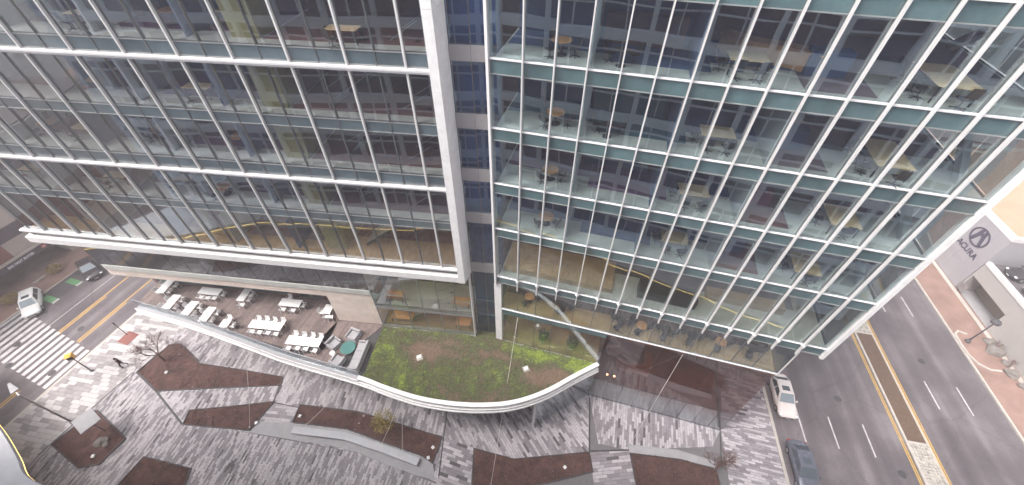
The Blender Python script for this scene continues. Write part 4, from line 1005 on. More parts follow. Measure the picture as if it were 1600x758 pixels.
# offices: right wing tables repeat on every floor
fname = {36.8:'the highest floor', 32.9:'the top full floor', 29.07:'the second floor down', 25.2:'the third floor down', 21.27:'the lowest finned floor'}
for z, fn in fname.items():
    zz = z-0.015
    t = thing('round_table', 'round orange wood table behind the right glass on '+fn, 'table', FR@T(-3.35,1.45,zz), 'round wood tables in the right wing')
    MB().lathe([(.50,.70),(.53,.71),(.53,.735),(.51,.74)],28).build('table_top', MT['orangewood'], t); MB().lathe([(.32,0),(.32,.02),(.05,.05),(.05,.70)],14).build('pedestal', MT['black'], t)
    for k in range(3): a = 2.2+k*1.9; chair('o', FR, -3.35+.75*math.cos(a), 1.45+.75*math.sin(a), zz, a+PI/2, 'dark chair at the round orange table on '+fn, 'chairs at round orange tables on '+fn)
    if z > 26:
        t = thing('round_table', 'small dark round table behind the right glass on '+fn, 'table', FR@T(-.3,.85,zz), 'dark round tables in the right wing')
        MB().lathe([(.42,.70),(.45,.71),(.45,.735),(.43,.74)],28).build('table_top', MT['black'], t); MB().lathe([(.25,0),(.25,.02),(.05,.05),(.05,.70)],14).build('pedestal', MT['black'], t)
        for a in (0.6,2.6): chair('o', FR, -.3+.7*math.cos(a), .95+.6*math.sin(a), zz, a+PI/2, 'dark office chair at the dark round table on '+fn, 'chairs at dark tables on '+fn)
    mk_table(MT['wood'], 1.7, 1.15, .74, MT['black'], 'pale oak desk in the middle of the right wing on '+fn, FR@T(5.3,1.75,zz,.06), 'office_table', 'pale oak tables in the right wing')
    for cx, cy, fa in ((-.45,-.8,0),(.45,-.8,0.2),(-1.1,.1,-PI/2)): chair('o', FR, 5.3+cx, 1.55+cy, zz, fa, 'black office chair at the middle oak desk on '+fn, 'chairs at the middle desk on '+fn)
    big = (1.6,2.7) if z > 28 else (1.5,1.9)
    mk_table(MT['wood'], big[0], big[1], .74, MT['black'], 'large oak meeting table near the right corner on '+fn, FR@T(13.2,1.9 if z > 28 else 1.6,zz), 'meeting_table', 'large oak tables in the right wing')
    nn = 4 if z > 28 else 2
    for k in range(nn):
        chair('o', FR, 13.2-big[0]/2-.32, 1.9-big[1]/2+(k+.5)*big[1]/nn, zz, -PI/2, 'black office chair at the large corner table on '+fn, 'chairs at the corner table on '+fn)
    chair('o', FR, 13.3, 1.9-big[1]/2-.35, zz, 0, 'black office chair at the large corner table on '+fn, 'chairs at the corner table on '+fn)
# left wing
fl2 = {33.0:'the top left floor', 29.05:'the second left floor', 25.45:'the third left floor', 21.45:'the fourth left floor'}
for z, spots in {33.0:[(-22.1,2.6,'o'),(-18.6,3.0,'w'),(-11.2,.9,'w'),(-26.5,1.5,'w')], 29.05:[(-22,1.6,'w'),(-29,1.8,'o')], 25.45:[(-27.5,2.3,'o'),(-21.3,2.0,'o'),(-32.8,1.8,'w'),(-36,2.0,'o')], 21.45:[(-33.2,1.6,'w'),(-40.5,1.6,'w'),(-24.2,1.2,'o'),(-28,1.8,'w')]}.items():
    for k, (x, y, kd) in enumerate(spots):
        nm = ['nearest','second','third','fourth'][sorted([-s[0] for s in spots]).index(-x)]
        lab = '%s table %s the white end column, %s' % ('round orange' if kd == 'o' else 'oblong pale', 'nearest' if nm == 'nearest' else nm+' from', fl2[z])
        if kd == 'o':
            t = thing('round_table', lab, 'table', FL@T(x,y,z), 'tables in the left wing')
            MB().lathe([(.55,.70),(.58,.71),(.58,.735),(.56,.74)],24).build('table_top', MT['orangewood'], t); MB().lathe([(.32,0),(.32,.02),(.05,.05),(.05,.70)],12).build('pedestal', MT['black'], t)
        else: mk_table(MT['wood'], 1.7, .8, .74, MT['black'], lab, FL@T(x,y,z), 'office_table', 'tables in the left wing')
        for a in (.7,2.4,4.4): chair('v' if k == 1 else 'o', FL, x+.95*math.cos(a), y+.85*math.sin(a), z, a+PI/2, 'chair at the '+lab, 'chairs on '+fl2[z]+' at '+nm+' table')
dsk = thing('reception_desk','curved orange desk behind the right glass on the top full floor','desk',FR@T(6.6,3.4,32.885))
cp = smooth([(-2.1,1.2),(-1.0,.35),(.6,-.1),(2.2,-1.0)],6)
MB().sweep(cp,[(-.42,.86),(.42,.86),(.42,.92),(-.42,.92)]).build('top',MT['orangewood'],dsk); MB().sweep(cp,[(-.3,0),(.3,0),(.3,.855),(-.3,.855)]).build('front_panel',MT['orangewood'],dsk)
# cafe storey of the right wing
for k, (x, y) in enumerate(((-4.2,1.4),(-1.2,1.3),(3.75,1.1),(5.4,1.1),(7.4,1.15),(9.4,1.25),(11.6,1.3),(14.0,1.4))):
    wh = ['leftmost','second','third','fourth','fifth','sixth','seventh','rightmost'][k]
    t = thing('cafe_table', 'dark round cafe table, %s behind the glass under the fins' % wh, 'table', FR@T(x,y,11.735), 'cafe tables under the fins')
    MB().lathe([(.40,.70),(.42,.71),(.42,.735),(.40,.74)],20).build('table_top', MT['black'] if k % 3 else MT['orangewood'], t); MB().lathe([(.25,0),(.25,.02),(.04,.05),(.04,.70)],10).build('pedestal', MT['black'], t)
    for a in (.3,2.5,4.3): chair('o', FR, x+.72*math.cos(a), y+.66*math.sin(a), 11.735, a+PI/2, 'dark chair at the %s cafe table under the fins' % wh, 'chairs at the %s cafe table' % wh)
# planted room behind the terrace glass: two potted plants
def leafy(name, label, cat, loc, rx, rz, n, leaf, mat, zc, group=None, trunkh=0.5, seed=1, pot=None, stems=5):
    t = thing(name, label, cat, T(*loc), group); rg = random.Random(seed)
    if pot: MB().lathe([(.18,0),(.24,.35),(.24,.40),(.2,.40)],14).build('pot', pot, t)
    s_ = MB()
    for k in range(stems):
        a = rg.random()*6.28; s_.tube((0,0,.02),(rx*.5*math.cos(a),rx*.5*math.sin(a),zc+rg.uniform(-.3,.3)*rz),.03,.008,5)
    s_.build('trunk', MT['bark'], t)
    V,F = [],[]
    for _ in range(n):
        while True:
            u = Vector((rg.uniform(-1,1),rg.uniform(-1,1),rg.uniform(-1,1)))
            if u.length < 1 and noise.noise(u*1.9+Vector((seed,0,0))) > -.18: break
        p = Vector((u.x*rx,u.y*rx,zc+u.z*rz)); p.z = max(.05,p.z); q_ = leaf*rg.uniform(.6,1.3)
        a = Vector((rg.gauss(0,1),rg.gauss(0,1),rg.gauss(0,1))).normalized(); b = a.cross(Vector((rg.gauss(0,1),rg.gauss(0,1),rg.gauss(0,1)))).normalized()
        i = len(V); V += [p+a*q_,p+b*q_*.5,p-a*q_,p-b*q_*.5]; F.append((i,i+1,i+2,i+3))
    me = bpy.data.meshes.new('crown'); me.from_pydata([tuple(v) for v in V],[],F); me.materials.append(mat); link('crown', me, t); return t
MT['leafdark'] = pbr('dark_leaf',(0.035,0.065,0.03),.6,var=.3,island=.4); MT['leafyel'] = pbr('yellow_leaf',(0.28,0.22,0.05),.7,var=.3,island=.4); MT['grassyel'] = pbr('straw_grass',(0.34,0.25,0.09),.8,var=.3,island=.4)
for k,(x,y) in enumerate(((-2.6,.9),(0.2,.9))):
    p = wp(FR,x,y); leafy('potted_plant','dark leafy potted plant behind the terrace glass, %s the white post' % ('nearer' if k == 0 else 'farther from'),'plant',(p.x,p.y,6.585),.55,.7,500,.11,MT['leafdark'],1.1,'potted plants behind the terrace glass',seed=3+k,pot=MT['furn'])
# lobby seats
for k,(x,y,a) in enumerate(((4.9,5.9,.3),(6.2,4.2,-.2),(8.6,5.6,1.57),(7.8,4.2,0.0))):
    t = lounge('lobby_sofa','tan leather lobby seat behind the brown glass, %s from the terrace' % ['first','second','fourth','third'][k],'armchair',1.9 if k else 1.5,.9,FR@T(x,y,.015,a))
    for c in t.children:
        if c.name.split('.')[0] != 'base': c.data.materials[0] = MT['orangeseat']
for k,x in enumerate((4.2,4.9)):
    t = thing('pendant_lamp','small lit pendant lamp inside the lobby strip, %s of two' % ('left' if k == 0 else 'right'),'lamp',FR@T(x,1.2,3.0),'lobby pendant lamps')
    bm = bmesh.new(); bmesh.ops.create_icosphere(bm,subdivisions=2,radius=.10); me = bpy.data.meshes.new('bulb'); bm.to_mesh(me); bm.free(); me.materials.append(MT['bulb']); link('bulb',me,t)
    MB().tube((0,0,.1),(0,0,3.2),.01,n=5).build('cord',MT['black'],t)
# stair landing furniture: wooden benches behind the glazing above the planted roof
for k,(x,z,wd) in enumerate(((-7.0,9.96,1.6),(-7.1,6.58,1.5),(-13.2,6.58,2.2),(-13.3,9.96,1.7))):
    mk_table(MT['orangewood'], wd, .9, .74, MT['black'], 'orange wood counter behind the stair glazing, %s, %s storey' % ('beside the slot' if x > -10 else 'beside the stone block','upper' if z > 8 else 'lower'), FL@T(x,1.2,z), 'counter', 'orange counters behind the stair glazing')

# ------------------------------------------------------------------ vehicles
def car(label, paint, mtx, roofz=1.48, L=4.6, wscreen='windscreen', suv=False, group=None, sunroof=True):
    t = thing('parked_car' if group else 'car', label, 'car', mtx, group)
    k = L/4.6; hw = .90
    st = [(2.30,.60,.34,.52),(2.22,.76,.26,.64),(2.0,.86,.22,.73),(1.5,.90,.20,.84),(.95,.91,.20,.93),(.2,.92,.20,.95),(-1.0,.92,.20,.97),(-1.75,.90,.22,.98),(-2.1,.86,.26,.95 if not suv else 1.0),(-2.25,.76,.30,.84),(-2.30,.62,.36,.66)]
    b = MB(); rings = []
    for x,wd,zb,zt in st:
        half = [(wd*.72,zb),(wd*.97,zb+.10),(wd,zb+(zt-zb)*.5),(wd*.965,zt-.13),(wd*.86,zt-.02),(wd*.45,zt+.015)]
        rings.append([(x*k,-y,z) for y,z in half]+[(x*k,y,z) for y,z in half[::-1]])
    n = len(rings[0]); V = [p for r in rings for p in r]; F = []
    for i in range(len(rings)-1):
        for j in range(n): F.append((i*n+j,(i+1)*n+j,(i+1)*n+(j+1)%n,i*n+(j+1)%n))
    F += [tuple(range(n))[::-1], tuple(range((len(rings)-1)*n,len(rings)*n))]
    b.add(V,F); body = b.build('body', paint, t, smooth=True)
    rx0, rx1 = (.30,-1.75) if suv else (.22,-1.15); bx0, bx1 = 1.02, (-2.08 if suv else -1.85)
    zb = .94; ht = .665; hb = .83
    # glasshouse: four side panes, screen and rear window as separate glass, pillars and roof in paint
    def quad(name, pts, mat, off=(0,0,0), par=t):
        c = sum((Vector(p) for p in pts), Vector())/4; ctr = Vector((-.4*k,0,1.1)); nn = (Vector(pts[1])-Vector(pts[0])).cross(Vector(pts[3])-Vector(pts[0])).normalized()
        if nn.dot(c-ctr) < 0: nn = -nn
        P = [Vector(p)+nn*.006 for p in pts]; Q = [Vector(p)-nn*.02 for p in pts]
        return MB().add(P+Q,[(0,1,2,3),(7,6,5,4),(0,4,5,1),(1,5,6,2),(2,6,7,3),(3,7,4,0)]).build(name, mat, par)
    cab = MB(); cv = [(bx0*k,-hb,zb),(bx0*k,hb,zb),(bx1*k,hb,zb),(bx1*k,-hb,zb),(rx0*k,-ht,roofz),(rx0*k,ht,roofz),(rx1*k,ht,roofz),(rx1*k,-ht,roofz)]
    cab.add(cv,[(0,3,2,1),(4,5,6,7),(0,1,5,4),(1,2,6,5),(2,3,7,6),(3,0,4,7)]); cabin = cab.build('cabin', paint, t, bevel=.05, seg=3, smooth=True)
    lerp = lambda a,b,u: tuple(Vector(a).lerp(Vector(b),u))
    def inset(a,b,c,d,m=.08,m2=.1):
        ab0,ab1 = lerp(a,b,m),lerp(a,b,1-m); dc0,dc1 = lerp(d,c,m),lerp(d,c,1-m)
        return [lerp(ab0,dc0,m2),lerp(ab1,dc1,m2),lerp(ab1,dc1,1-m2),lerp(ab0,dc0,1-m2)]
    quad('windscreen', inset(cv[0],cv[1],cv[5],cv[4],.07,.06), MT[wscreen]); quad('rear_window', inset(cv[2],cv[3],cv[7],cv[6],.09,.12), MT['carglass'])
    for a,b_,c,d in ((cv[0],cv[3],cv[7],cv[4]),(cv[1],cv[2],cv[6],cv[5])):
        for u0,u1 in ((.14,.50),(.54,.88)):
            p0,p1 = lerp(a,b_,u0),lerp(a,b_,u1); q0,q1 = lerp(d,c,u0-.04),lerp(d,c,u1-.02)
            quad('side_window',[lerp(p0,q0,.10),lerp(p1,q1,.10),lerp(p1,q1,.88),lerp(p0,q0,.88)],MT['carglass'])
    if sunroof: MB().box((rx0-.75)*k,(rx0-.25)*k,-.36,.36,roofz-.01,roofz+.008).build('sunroof', MT['carglass'], t, bevel=.003)
    for sx in (1.42,-1.38):
        for sy in (-1,1):
            wh = MB().tube((sx*k,sy*.70,.33),(sx*k,sy*.915,.33),.33,n=20).build('wheel', MT['tyre'], t, bevel=.03)
            MB().tube((sx*k,sy*.90,.33),(sx*k,sy*.925,.33),.21,.19,n=14).build('rim', MT['rim'], wh)
    for sy in (-1,1):
        MB().box(2.02*k,2.24*k,sy*.72-.13,sy*.72+.13,.58,.70).build('headlight', MT['lampglass'], t, bevel=.03)
        MB().box(-2.27*k,-2.10*k,sy*.70-.14,sy*.70+.14,.72,.86).build('tail_light', MT['taillamp'], t, bevel=.03)
        MB().box(.62*k,.80*k,sy*.99-.09,sy*.99+.09,.93,1.06).build('mirror', paint, t, bevel=.03)
    MB().box(2.20*k,2.315*k,-.45,.45,.36,.50).build('grille', MT['black'], t, bevel=.01)
    MB().box(2.26*k,2.32*k,-.2,.2,.28,.35).build('number_plate', MT['furn'], t)
    return t
def heading(dx,dy): return math.atan2(dy,dx)
car('white hatchback turning across the crosswalk into the street', MT['carwhite'], T(-58.5,28.9,STZ,heading(3.2,-3.9)), 1.55, 4.5, suv=True)
car('black car parked at the far kerb beside the office corner', MT['carblack'], FTm@T(-64.0+.9,17.6,STZ,heading(.93,-.36)), 1.48, 4.7, sunroof=False)
car('cream white car parked along the avenue kerb by the glass corner', MT['carpink'], FS@T(24.1,23.0,STZ,-PI/2), 1.52, 4.7)
car('slate blue dark car parked behind the cream car on the avenue', MT['carblue'], FS@T(24.1,16.1,STZ,-PI/2), 1.5, 4.7, wscreen='carglass')

# ------------------------------------------------------------------ poles, signals, signs, trees, person
def pole_thing(name,label,cat,loc,rz=0): return thing(name,label,cat,T(loc[0],loc[1],0,rz))
t = pole_thing('pedestrian_signal','yellow pedestrian signal on a thin post beside the crosswalk','traffic signal',(-45.1,20.35),.5)
MB().lathe([(.16,0),(.16,.08),(.06,.12),(.05,3.0)],10).build('post',MT['darkpole'],t)
sg = MB().box(-.3,.3,-.22,.22,2.75,3.4).build('signal_housing',MT['yellow'],t,bevel=.04); MB().box(-.22,.22,-.30,-.222,2.85,3.3).build('signal_face',MT['black'],sg); MB().box(-.26,.26,-.40,-.23,3.32,3.37).build('visor',MT['yellow'],sg)
t = pole_thing('street_lamp','tall street lamp with a pale angular head at the lower left','street lamp',(-42.9,14.95),2.6)
MB().lathe([(.2,0),(.2,.3),(.09,.4),(.07,6.2)],10).build('pole',MT['steel'],t)
MB().path([(0,0,6.1),(.8,0,6.3)],.045,6).build('arm',MT['steel'],t)
MB().prism([(.5,-.30),(1.9,-.10),(1.9,.10),(.5,.30)],6.25,6.36).build('lamp_head',MT['concrete'],t,bevel=.02)
t = pole_thing('shade_canopy','square pale shade canopy on one post over the mulch bed','canopy',(-39.2,14.2),-.55)
MB().tube((0,0,0),(0,0,2.5),.06,n=8).build('post',MT['steel'],t); MB().box(-1.0,1.0,-.8,.8,2.45,2.55).build('roof_panel',MT['concrete'],t,bevel=.01)
rr = random.Random(4)
for k,(x,y,s_) in enumerate(((-38.9,13.1,.42),(-38.5,13.3,.3),(-38.2,12.9,.26))):
    bm = bmesh.new(); bmesh.ops.create_icosphere(bm,subdivisions=3,radius=s_)
    for v in bm.verts: v.co *= 1+.35*noise.noise(v.co*2.5/s_*.5+Vector((k,0,0))); v.co.z *= .7
    me = bpy.data.meshes.new('boulder'); bm.to_mesh(me); bm.free(); me.materials.append(MT['rock']); o = link('boulder',me,None,T(x,y,.12)); tag(o,'pale boulder in the mulch below the shade canopy, %s of three' % ['largest','middle sized','smallest'][k],'rock','pale boulders below the shade canopy')
# tree pit with a thin post beside the street
t = thing('tree_pit','small reddish tree pit with a thin post beside the street kerb','tree pit',T(-43.95,24.4,0,-aT)); MB().box(-.75,.75,-.75,.75,-.03,.035).build('soil',MT['red_bld'],t); MB().tube((-.5,.3,0),(-.5,.3,2.4),.04,n=6).build('post',MT['darkpole'],t); MB().box(-.62,-.38,.24,.36,2.1,2.5).build('meter_head',MT['darkpole'],t,bevel=.03)
# avenue lamp
def lamp_r(label, x, y, h):
    t = thing('street_lamp',label,'street lamp',FS@T(x,y,0)); MB().lathe([(.28,0),(.28,.15),(.12,.35),(.08,.6),(.06,h)],12).build('pole',MT['darkpole'],t)
    MB().lathe([(.10,h),(.42,h+.05),(.45,h+.2),(.34,h+.42),(.10,h+.5)],16).build('lamp_head',MT['darkpole'],t); return t
lamp_r('dark post-top street lamp on the kerb bulge of the brick sidewalk',47.15,34.2,3.7)
# trees
def bare_tree(label, loc, h, spread, seed, thick=.11, depth=5, name='bare_tree'):
    t = thing(name,label,'tree',T(*loc)); rg = random.Random(seed); tr = MB(); cr = MB()
    tr.tube((0,0,-.05),(0.05,0,h*.28),thick,thick*.75,8)
    def grow(p,d,l,r,n):
        q_ = p+d*l; (tr if n == depth else cr).tube(p,q_,r,r*.68,5 if n > 2 else 4,False)
        if n == 0: return
        for _ in range(3 if n > 1 else 4):
            nd = (d+Vector((rg.gauss(0,1),rg.gauss(0,1),rg.gauss(0,.7)+.15))*spread).normalized(); grow(p+d*l*rg.uniform(.55,1),nd,l*rg.uniform(.6,.82),r*.62,n-1)
    for _ in range(4): grow(Vector((.05,0,h*.27)),(Vector((rg.gauss(0,.6),rg.gauss(0,.6),1))).normalized(),h*.24,thick*.6,depth-1)
    tr.build('trunk',MT['bark'],t); me = bpy.data.meshes.new('crown'); me.from_pydata(cr.v,[],cr.f); me.materials.append(MT['bark']); link('crown',me,t); return t
bare_tree('bare leafless tree in the arrowhead bed below the dining deck',(-38.0,21.6,.04),4.6,.6,5,.10,6)
bare_tree('bare leafless tree in the mulch bed in front of the lobby',(18.35,11.0,.04),4.0,.6,9,.08,6)
leafy('young_tree','young tree with thin yellow leaves in the long mulch bed','tree',(-11.9,14.55,.04),1.15,1.1,1300,.07,MT['leafyel'],2.2,seed=6,stems=9)
p = wp(FTm,-67.3,16.2); leafy('shrub','straw yellow shrub by the garage wall, nearer the office corner','shrub',(p.x,p.y,0),.8,.5,700,.14,MT['grassyel'],.5,'straw yellow shrubs by the garage',seed=8)
p = wp(FTm,-67.3,11.2); leafy('shrub','straw yellow shrub by the garage wall, behind the white hatchback','shrub',(p.x,p.y,0),.9,.5,700,.14,MT['grassyel'],.5,'straw yellow shrubs by the garage',seed=9)
# pedestrian in a dark coat
def person():
    t = thing('person','person in a dark maroon coat walking on the pale sidewalk','person',T(-41.9,20.9,0.0,2.2))
    vs_ = [(0,0,.95),(0,0,1.18),(0,0.02,1.42),(0,.03,1.53),(0,.05,1.66),(-.10,.02,.90),(-.11,.20,.50),(-.11,.14,.08),(-.11,.30,.04),(.10,-.02,.90),(.11,-.06,.50),(.11,-.34,.12),(.11,-.22,.04),(-.20,.02,1.42),(-.26,-.12,1.15),(-.27,.02,.92),(.20,.02,1.42),(.26,.12,1.15),(.27,.30,.98)]
    ed = [(0,1),(1,2),(2,3),(3,4),(0,5),(5,6),(6,7),(7,8),(0,9),(9,10),(10,11),(11,12),(2,13),(13,14),(14,15),(2,16),(16,17),(17,18)]
    rad = {0:.17,1:.16,2:.17,3:.065,4:.11,5:.11,6:.075,7:.05,8:.045,9:.11,10:.075,11:.05,12:.045,13:.075,14:.055,15:.035,16:.075,17:.055,18:.035}
    me = bpy.data.meshes.new('body'); me.from_pydata(vs_,ed,[]); o = link('body',me,t)
    o.modifiers.new('skin','SKIN'); sk = me.skin_vertices[0].data
    for i,r in rad.items(): sk[i].radius = (r,r*.8 if i < 3 else r)
    sk[0].use_root = True
    o.modifiers.new('sub','SUBSURF').levels = 2
    dg = bpy.context.evaluated_depsgraph_get(); m2 = bpy.data.meshes.new_from_object(o.evaluated_get(dg)); o.modifiers.clear(); o.data = m2; m2.name = 'body'
    m2.materials.clear()
    for mm in ('coat','trousers','skin'): m2.materials.append(MT[mm])
    for p in m2.polygons:
        z = p.center.z; p.use_smooth = True; p.material_index = 2 if z > 1.5 or (abs(p.center.x) > .22 and z < .97) else 1 if z < .72 else 0
    bm = bmesh.new(); bmesh.ops.create_icosphere(bm,subdivisions=2,radius=.118)
    for v in bm.verts: v.co += Vector((0,.02,1.69)); v.co.z = max(v.co.z,1.62)
    h = bpy.data.meshes.new('hair'); bm.to_mesh(h); bm.free(); h.materials.append(MT['hair']); link('hair',h,t)
person()
# pale cables strung from the building down to the beds
def cable(a,b,label):
    a = Vector(a); b = Vector(b); o = thing('cable',label,'cable',Matrix.Translation(b),'pale cables')
    d = a-b; pts = [d*t_ - Vector((0,0,.25*math.sin(PI*t_))) for t_ in [i/8 for i in range(9)]]
    MB().path(pts,.017,5).build('wire',MT['cable'],o); MB().tube((0,0,-.05),(0,0,.12),.06,n=8).build('anchor',MT['steel'],o)
w_ = lambda x,z: tuple(wp(FR,x,-.05,z))
cable(w_(-4.86,11.0),(-1.71,9.89,.06),'pale cable crossing the white curve near the drain box')
cable(w_(8.93,11.4),(11.37,13.3,.03),'pale cable from the cafe storey down to the lobby bed')
cable((-9.66,15.3,6.0),(-12.3,12.9,.06),'slanting pale cable left of the yellow-leaved tree end')
cable((-9.6,15.25,6.0),(-9.87,11.0,.06),'upright pale cable from the white curve to the long bench')
cable((-14.7,16.7,6.1),(-20.0,14.9,.06),'pale cable from the sofa corner to the long bed')
cable((-25.7,19.9,5.9),(-25.4,14.6,.06),'pale cable over the wedge bed')

# ------------------------------------------------------------------ dealership across the avenue
dl = thing('dealership','grey car dealership with white parapets and a parking deck across the avenue','building',FS@T(50.3,42.9,0))
MB().box(0.1,26,0.05,22,0,8.3).build('wall',MT['dealer'],dl)
for k in range(4):
    for r in range(3): piece('cladding_panel',dl,MT['dealer'],0.02,0.098,0.06+k*1.75,0.06+(k+1)*1.75-.015,.05+r*2.75,.05+(r+1)*2.75-.015)
for k in range(4,12): piece('cladding_panel',dl,MT['dealer'],0.02,0.098,0.06+k*1.75,0.06+(k+1)*1.75-.015,.05,8.28)
rf = MB().box(0.45,25.6,0.45,21.6,8.302,8.45).build('roof',MT['tan_roof'],dl)
for a in ((0,26.1,-.02,.42),(0,26.1,21.6,22.05)): piece('parapet',rf,MT['dealer_trim'],a[0],a[1],a[2],a[3],8.303,8.85)
for a in ((0,.42,.425,21.595),(25.7,26.1,.425,21.595)): piece('parapet',rf,MT['dealer_trim'],a[0],a[1],a[2],a[3],8.303,8.85)
lw = MB(); lw.box(0.1,26,-24,-6.2,0,4.6); lw.box(0.1,26,-6.2,-.2,2.65,4.6); lw.box(2.2,26,-6.2,-.2,0,2.65); lw.box(.1,26,-.2,0,0,4.6)
lw.build('deck_wall',MT['dealer2'],dl)
MB().box(2.05,2.19,-6.18,-.22,.01,2.63).build('recess_back',MT['niche'],dl); MB().box(.2,2.04,-6.15,-.25,.0,.03).build('recess_floor',MT['concrete'],dl)
dk_ = MB().box(.5,25.5,-23.5,-.02,4.602,4.70).build('parking_deck',MT['asphalt'],dl)
piece('parapet',dk_,MT['dealer_trim'],0.02,.46,-24,-.03,4.603,5.02); piece('parapet',dk_,MT['dealer_trim'],.47,25.6,-24,-23.6,4.603,5.02)
piece('door_bar',dl,MT['steel'],-.12,-.06,-1.2,-.05,.4,1.4)
for k in range(5): mark_ = piece('bay_line',dk_,MT['line_w'],3.0,7.6,-3.0-k*2.7,-2.9-k*2.7,4.70,4.706)
# emblem and lettering on the wall: local +Y of the dealership runs away from the reader's right hand
def on_wall(u, v): return (0.0, u, v)
def wall_solid(name, pts, mat, par, d=.07):          # polygon in (y,z) given depth towards the street
    P = [(0.018,a,b) for a,b in pts]; Q = [(0.018-d,a,b) for a,b in pts]; n = len(pts)
    return MB().add(P+Q,[tuple(range(n)),tuple(range(n,2*n))[::-1]]+[(i,(i+1)%n,n+(i+1)%n,n+i) for i in range(n)]).build(name,mat,par)
emb_c = (3.07,6.15); rx_, rz_ = 1.42, 1.18
n_ = 48; V=[];F=[]
for i in range(n_):
    a = 2*PI*i/n_
    for q_ in (1.0,.86):
        for x in (.018,-.06): V.append((x,emb_c[0]+rx_*q_*math.cos(a),emb_c[1]+rz_*q_*math.sin(a)))
for i in range(n_):
    j = (i+1)%n_; F += [(4*i,4*j,4*j+1,4*i+1),(4*i+1,4*j+1,4*j+3,4*i+3),(4*i+3,4*j+3,4*j+2,4*i+2),(4*i+2,4*j+2,4*j,4*i)]
MB().add(V,F).build('emblem_ring',MT['signblue'],dl)
ex,ez = emb_c
wall_solid('emblem_leg',[(ex+.10,ez+.98),(ex+.42,ez+.98),(ex+.95,ez-.82),(ex+.62,ez-.95),(ex+.10,ez+.35)],MT['signblue'],dl)
wall_solid('emblem_leg',[(ex-.10,ez+.98),(ex-.42,ez+.98),(ex-.95,ez-.82),(ex-.62,ez-.95),(ex-.10,ez+.35)],MT['signblue'],dl)
wall_solid('emblem_bar',[(ex-.105,ez+.60),(ex+.105,ez+.60),(ex+.105,ez+.22),(ex-.105,ez+.22)],MT['signblue'],dl,.06)
def text(body, size, mat, par, mtx, name='lettering', ext=.03, bold=.012, space=1.0):
    cu = bpy.data.curves.new(name,'FONT'); cu.body = body; cu.size = size; cu.extrude = ext; cu.offset = bold; cu.align_x = 'CENTER'; cu.space_character = space
    o = bpy.data.objects.new('tmp',cu); COL.objects.link(o); dg = bpy.context.evaluated_depsgraph_get()
    me = bpy.data.meshes.new_from_object(o.evaluated_get(dg)); bpy.data.objects.remove(o); me.name = name; me.materials.clear(); me.materials.append(mat)
    return link(name,me,par,mtx)
# reader looks towards +x: text x axis -> -y, text y axis -> +z, normal -> -x
WM = Matrix(((0,0,-1,0),(-1,0,0,0),(0,1,0,0),(0,0,0,1)))
for ch_,u in zip('ACURA',(1.42,.72,0.0,-.72,-1.42)):
    text(ch_, 1.02, MT['signblue'], dl, Matrix.Translation((-.005,ex-.05+u,3.85)) @ WM, 'letter', bold=.02)
for k,(x,y,pt,lb) in enumerate(((53.6,41.0,'carblack','black car on the dealership deck beside the sign wall'),(53.7,38.2,'carblue','slate car on the dealership deck, middle of the row'),(53.9,35.2,'carwhite','white car on the dealership deck nearest the bottom'))):
    car(lb,MT[pt],FS@T(x,y,4.71,PI+.06*k),1.5,4.6,wscreen='carglass',group='cars on the dealership deck',sunroof=False)
# rock bed and shrubs at the foot of the deck
rr = random.Random(12)
for k in range(5):
    s_ = (.55,.75,.42,.6,.35)[k]; bm = bmesh.new(); bmesh.ops.create_icosphere(bm,subdivisions=3,radius=s_)
    for v in bm.verts: v.co *= 1+.5*noise.noise(v.co*1.6+Vector((k*3,0,0)))+.12*noise.noise(v.co*6); v.co.z *= .65
    me = bpy.data.meshes.new('boulder'); bm.to_mesh(me); bm.free(); me.materials.append(MT['rock']); o = link('boulder',me,None,FS@T(49.6-.25*(k%2),34.6-k*1.35,s_*.25,rr.random()*6)); tag(o,'grey boulder below the dealership deck, %s from the lamp' % ['first','second','third','fourth','fifth'][k],'rock','boulders at the foot of the dealership deck')
for k,yy in enumerate((33.9,31.4,29.0)):
    p = wp(FS,49.5,yy); bare_tree('low bare brown shrub among the boulders, %s from the lamp' % ['first','second','third'][k],(p.x,p.y,0),1.5,.7,20+k,.035,4,'bare_shrub')
# ------------------------------------------------------------------ garage building across the left street
gb = thing('garage_building','beige and brick garage building with a dark entrance beam across the street','building',FTm@T(-69,14,0))
MB().box(-20,0,-40,-4.5,0,14).build('wall',MT['beige_bld'],gb)
MB().box(-20,0,5.5,40,0,14).build('wall',MT['beige_bld'],gb)
MB().box(-20,-.02,-4.5,5.5,3.55,14).build('upper_wall',MT['beige_bld'],gb); MB().box(-20,-6,-4.5,5.5,0,3.5).build('garage_back',MT['niche'],gb)
bmn = MB().box(-.25,.22,-4.6,5.6,2.45,3.28).build('entrance_beam',MT['purple_band'],gb); bmn['label'] = 'dark entrance beam with pale lettering'
piece('beam_cap',gb,MT['beige_bld'],-.3,.3,-4.7,5.7,3.285,3.5)
piece('window_band',gb,MT['purple_band'],-.01,.04,-12,22,5.5,7.1); piece('brick_panel',gb,MT['red_bld'],-.01,.06,-4.0,1.0,3.56,5.48); piece('brick_panel',gb,MT['red_bld'],-.01,.06,-30,-4.6,.1,5.48)
GM = Matrix(((0,0,1,0),(1,0,0,0),(0,1,0,0),(0,0,0,1)))      # reader looks towards -x: text x -> +y
text('DO NOT ENTER', .40, MT['signwhite'], bmn, Matrix.Translation((.235,1.1,2.68)) @ GM, 'lettering', bold=.012)
for y in (-1.55,3.75):
    MB().tube((.221,y,2.86),(.25,y,2.86),.27,n=20).build('no_entry_disc',MT['signred'],bmn); MB().box(.251,.262,y-.18,y+.18,2.81,2.91).build('no_entry_bar',MT['signwhite'],bmn)
piece('roof',gb,MT['darkcarpet'],-20,-.3,-40,40,14.01,14.2)
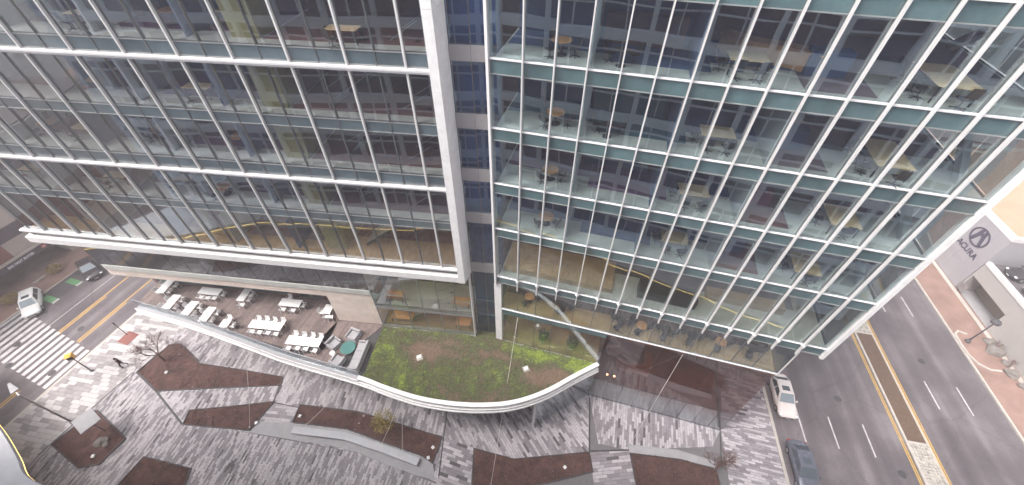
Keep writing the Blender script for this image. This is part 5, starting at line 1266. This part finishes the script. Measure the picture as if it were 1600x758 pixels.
piece('kerb_stop',gb,MT['kerb'],1.0,1.25,-.2,1.2,0.001,.15)
# ------------------------------------------------------------------ the building the picture is taken from (seen mirrored in the glass)
aO = R_(-80); FO = Matrix.Translation((0.15,-1.05,0)) @ Matrix.Rotation(-(math.pi/2+aO),4,'Z')
# lower top: the camera stands on one of its upper floors
op = thing('opposite_building','pale blue gridded office building mirrored in the glass','building',FO)
fo = MB(); X0,X1 = -52,30; nb = 17; bw = (X1-X0)/nb
for k in range(nb+1): fo.box(X0+k*bw-.22,X0+k*bw+.22,-.5,.12,0,43.4)
for r in range(12): fo.box(X0,X1,-.52,.10,r*3.9+.3,r*3.9+1.15)
for k in range(nb):
    fo.box(X0+k*bw+bw/2-.05,X0+k*bw+bw/2+.05,-.45,-.1,.5,43.2)
for r in range(11): fo.box(X0,X1,-.45,-.12,r*3.9+3.2,r*3.9+3.3)
fo.build('frame',MT['opp'],op)
for k in range(nb):
    for r in range(11): piece('window',op,MT['opp_dark'],X0+k*bw+.23,X0+(k+1)*bw-.23,-.72,-.6,r*3.9+1.16,r*3.9+4.18)
MB().box(X0,X1,-12,-.73,0,43.5).build('core',MT['navy'],op)
ce = [(-58,19.5),(-49.5,15.6),(-44.6,12.9),(-41.2,10.7),(-38.6,9.0),(-33.0,7.7),(-26,6.8),(-18,5.6),(-12.7,3.8),(-5.7,2.8),(0,2.9),(7.4,2.8),(17.6,2.5),(24,2.0)]
cs = smooth(ce,4)
FOi = FO.inverted(); cl = [tuple((FOi@Vector((p[0],p[1],0)))[:2]) for p in cs]
cn = MB().prism(cl+[(24,-.3),(-52,-.3)],3.7,4.15).build('canopy',MT['palecon'],op)
MB().sweep(cl,[(.02,3.56),(.10,3.56),(.10,3.69),(.02,3.69)]).build('led_strip',MT['led'],cn)
for k in range(7): piece('canopy_column',op,MT['palecon'],-44+k*11,-43.7+k*11,1.2,1.5,-.02,3.69)

for k,(x,y,lb) in enumerate(((-24.9,15.0,'white bed light at the tip of the wedge bed'),(-20.9,15.7,'white bed light at the street end of the long bed'),(-7.3,12.9,'white bed light at the upper far end of the long bed'),(-7.6,12.0,'white bed light at the lower far end of the long bed'),(-36.9,20.2,'white bed light in the arrowhead bed under the bare tree'),(5.0,11.3,'white bed light in the bed below the white curve'),(-38.6,11.9,'white bed light in the square bed'))):
    t = thing('bed_light',lb,'light fixture',T(x,y,.06,.4+k),'white bed lights'); MB().box(-.13,.13,-.13,.13,0,.16).build('housing',MT['furn'],t,bevel=.015); MB().tube((0,0,.16),(0,0,.19),.08,n=12).build('lens',MT['lampglass'],t)
# ------------------------------------------------------------------ added haze volume: lifts dark tones like the veil of a window pane
hm, hn, ho = newmat('haze'); pv = N(hn,'ShaderNodeVolumePrincipled'); pv.inputs['Color'].default_value = (0.95,0.885,0.91,1); pv.inputs['Density'].default_value = 0.0021; pv.inputs['Anisotropy'].default_value = 0.0
hn.links.new(pv.outputs[0], ho.inputs['Volume'])
hz = MB().box(-360,360,-360,360,-2.2,46.5).build('haze', hm); tag(hz, 'added thin pale haze standing in for the veil of the window pane', 'haze', kind='stuff')
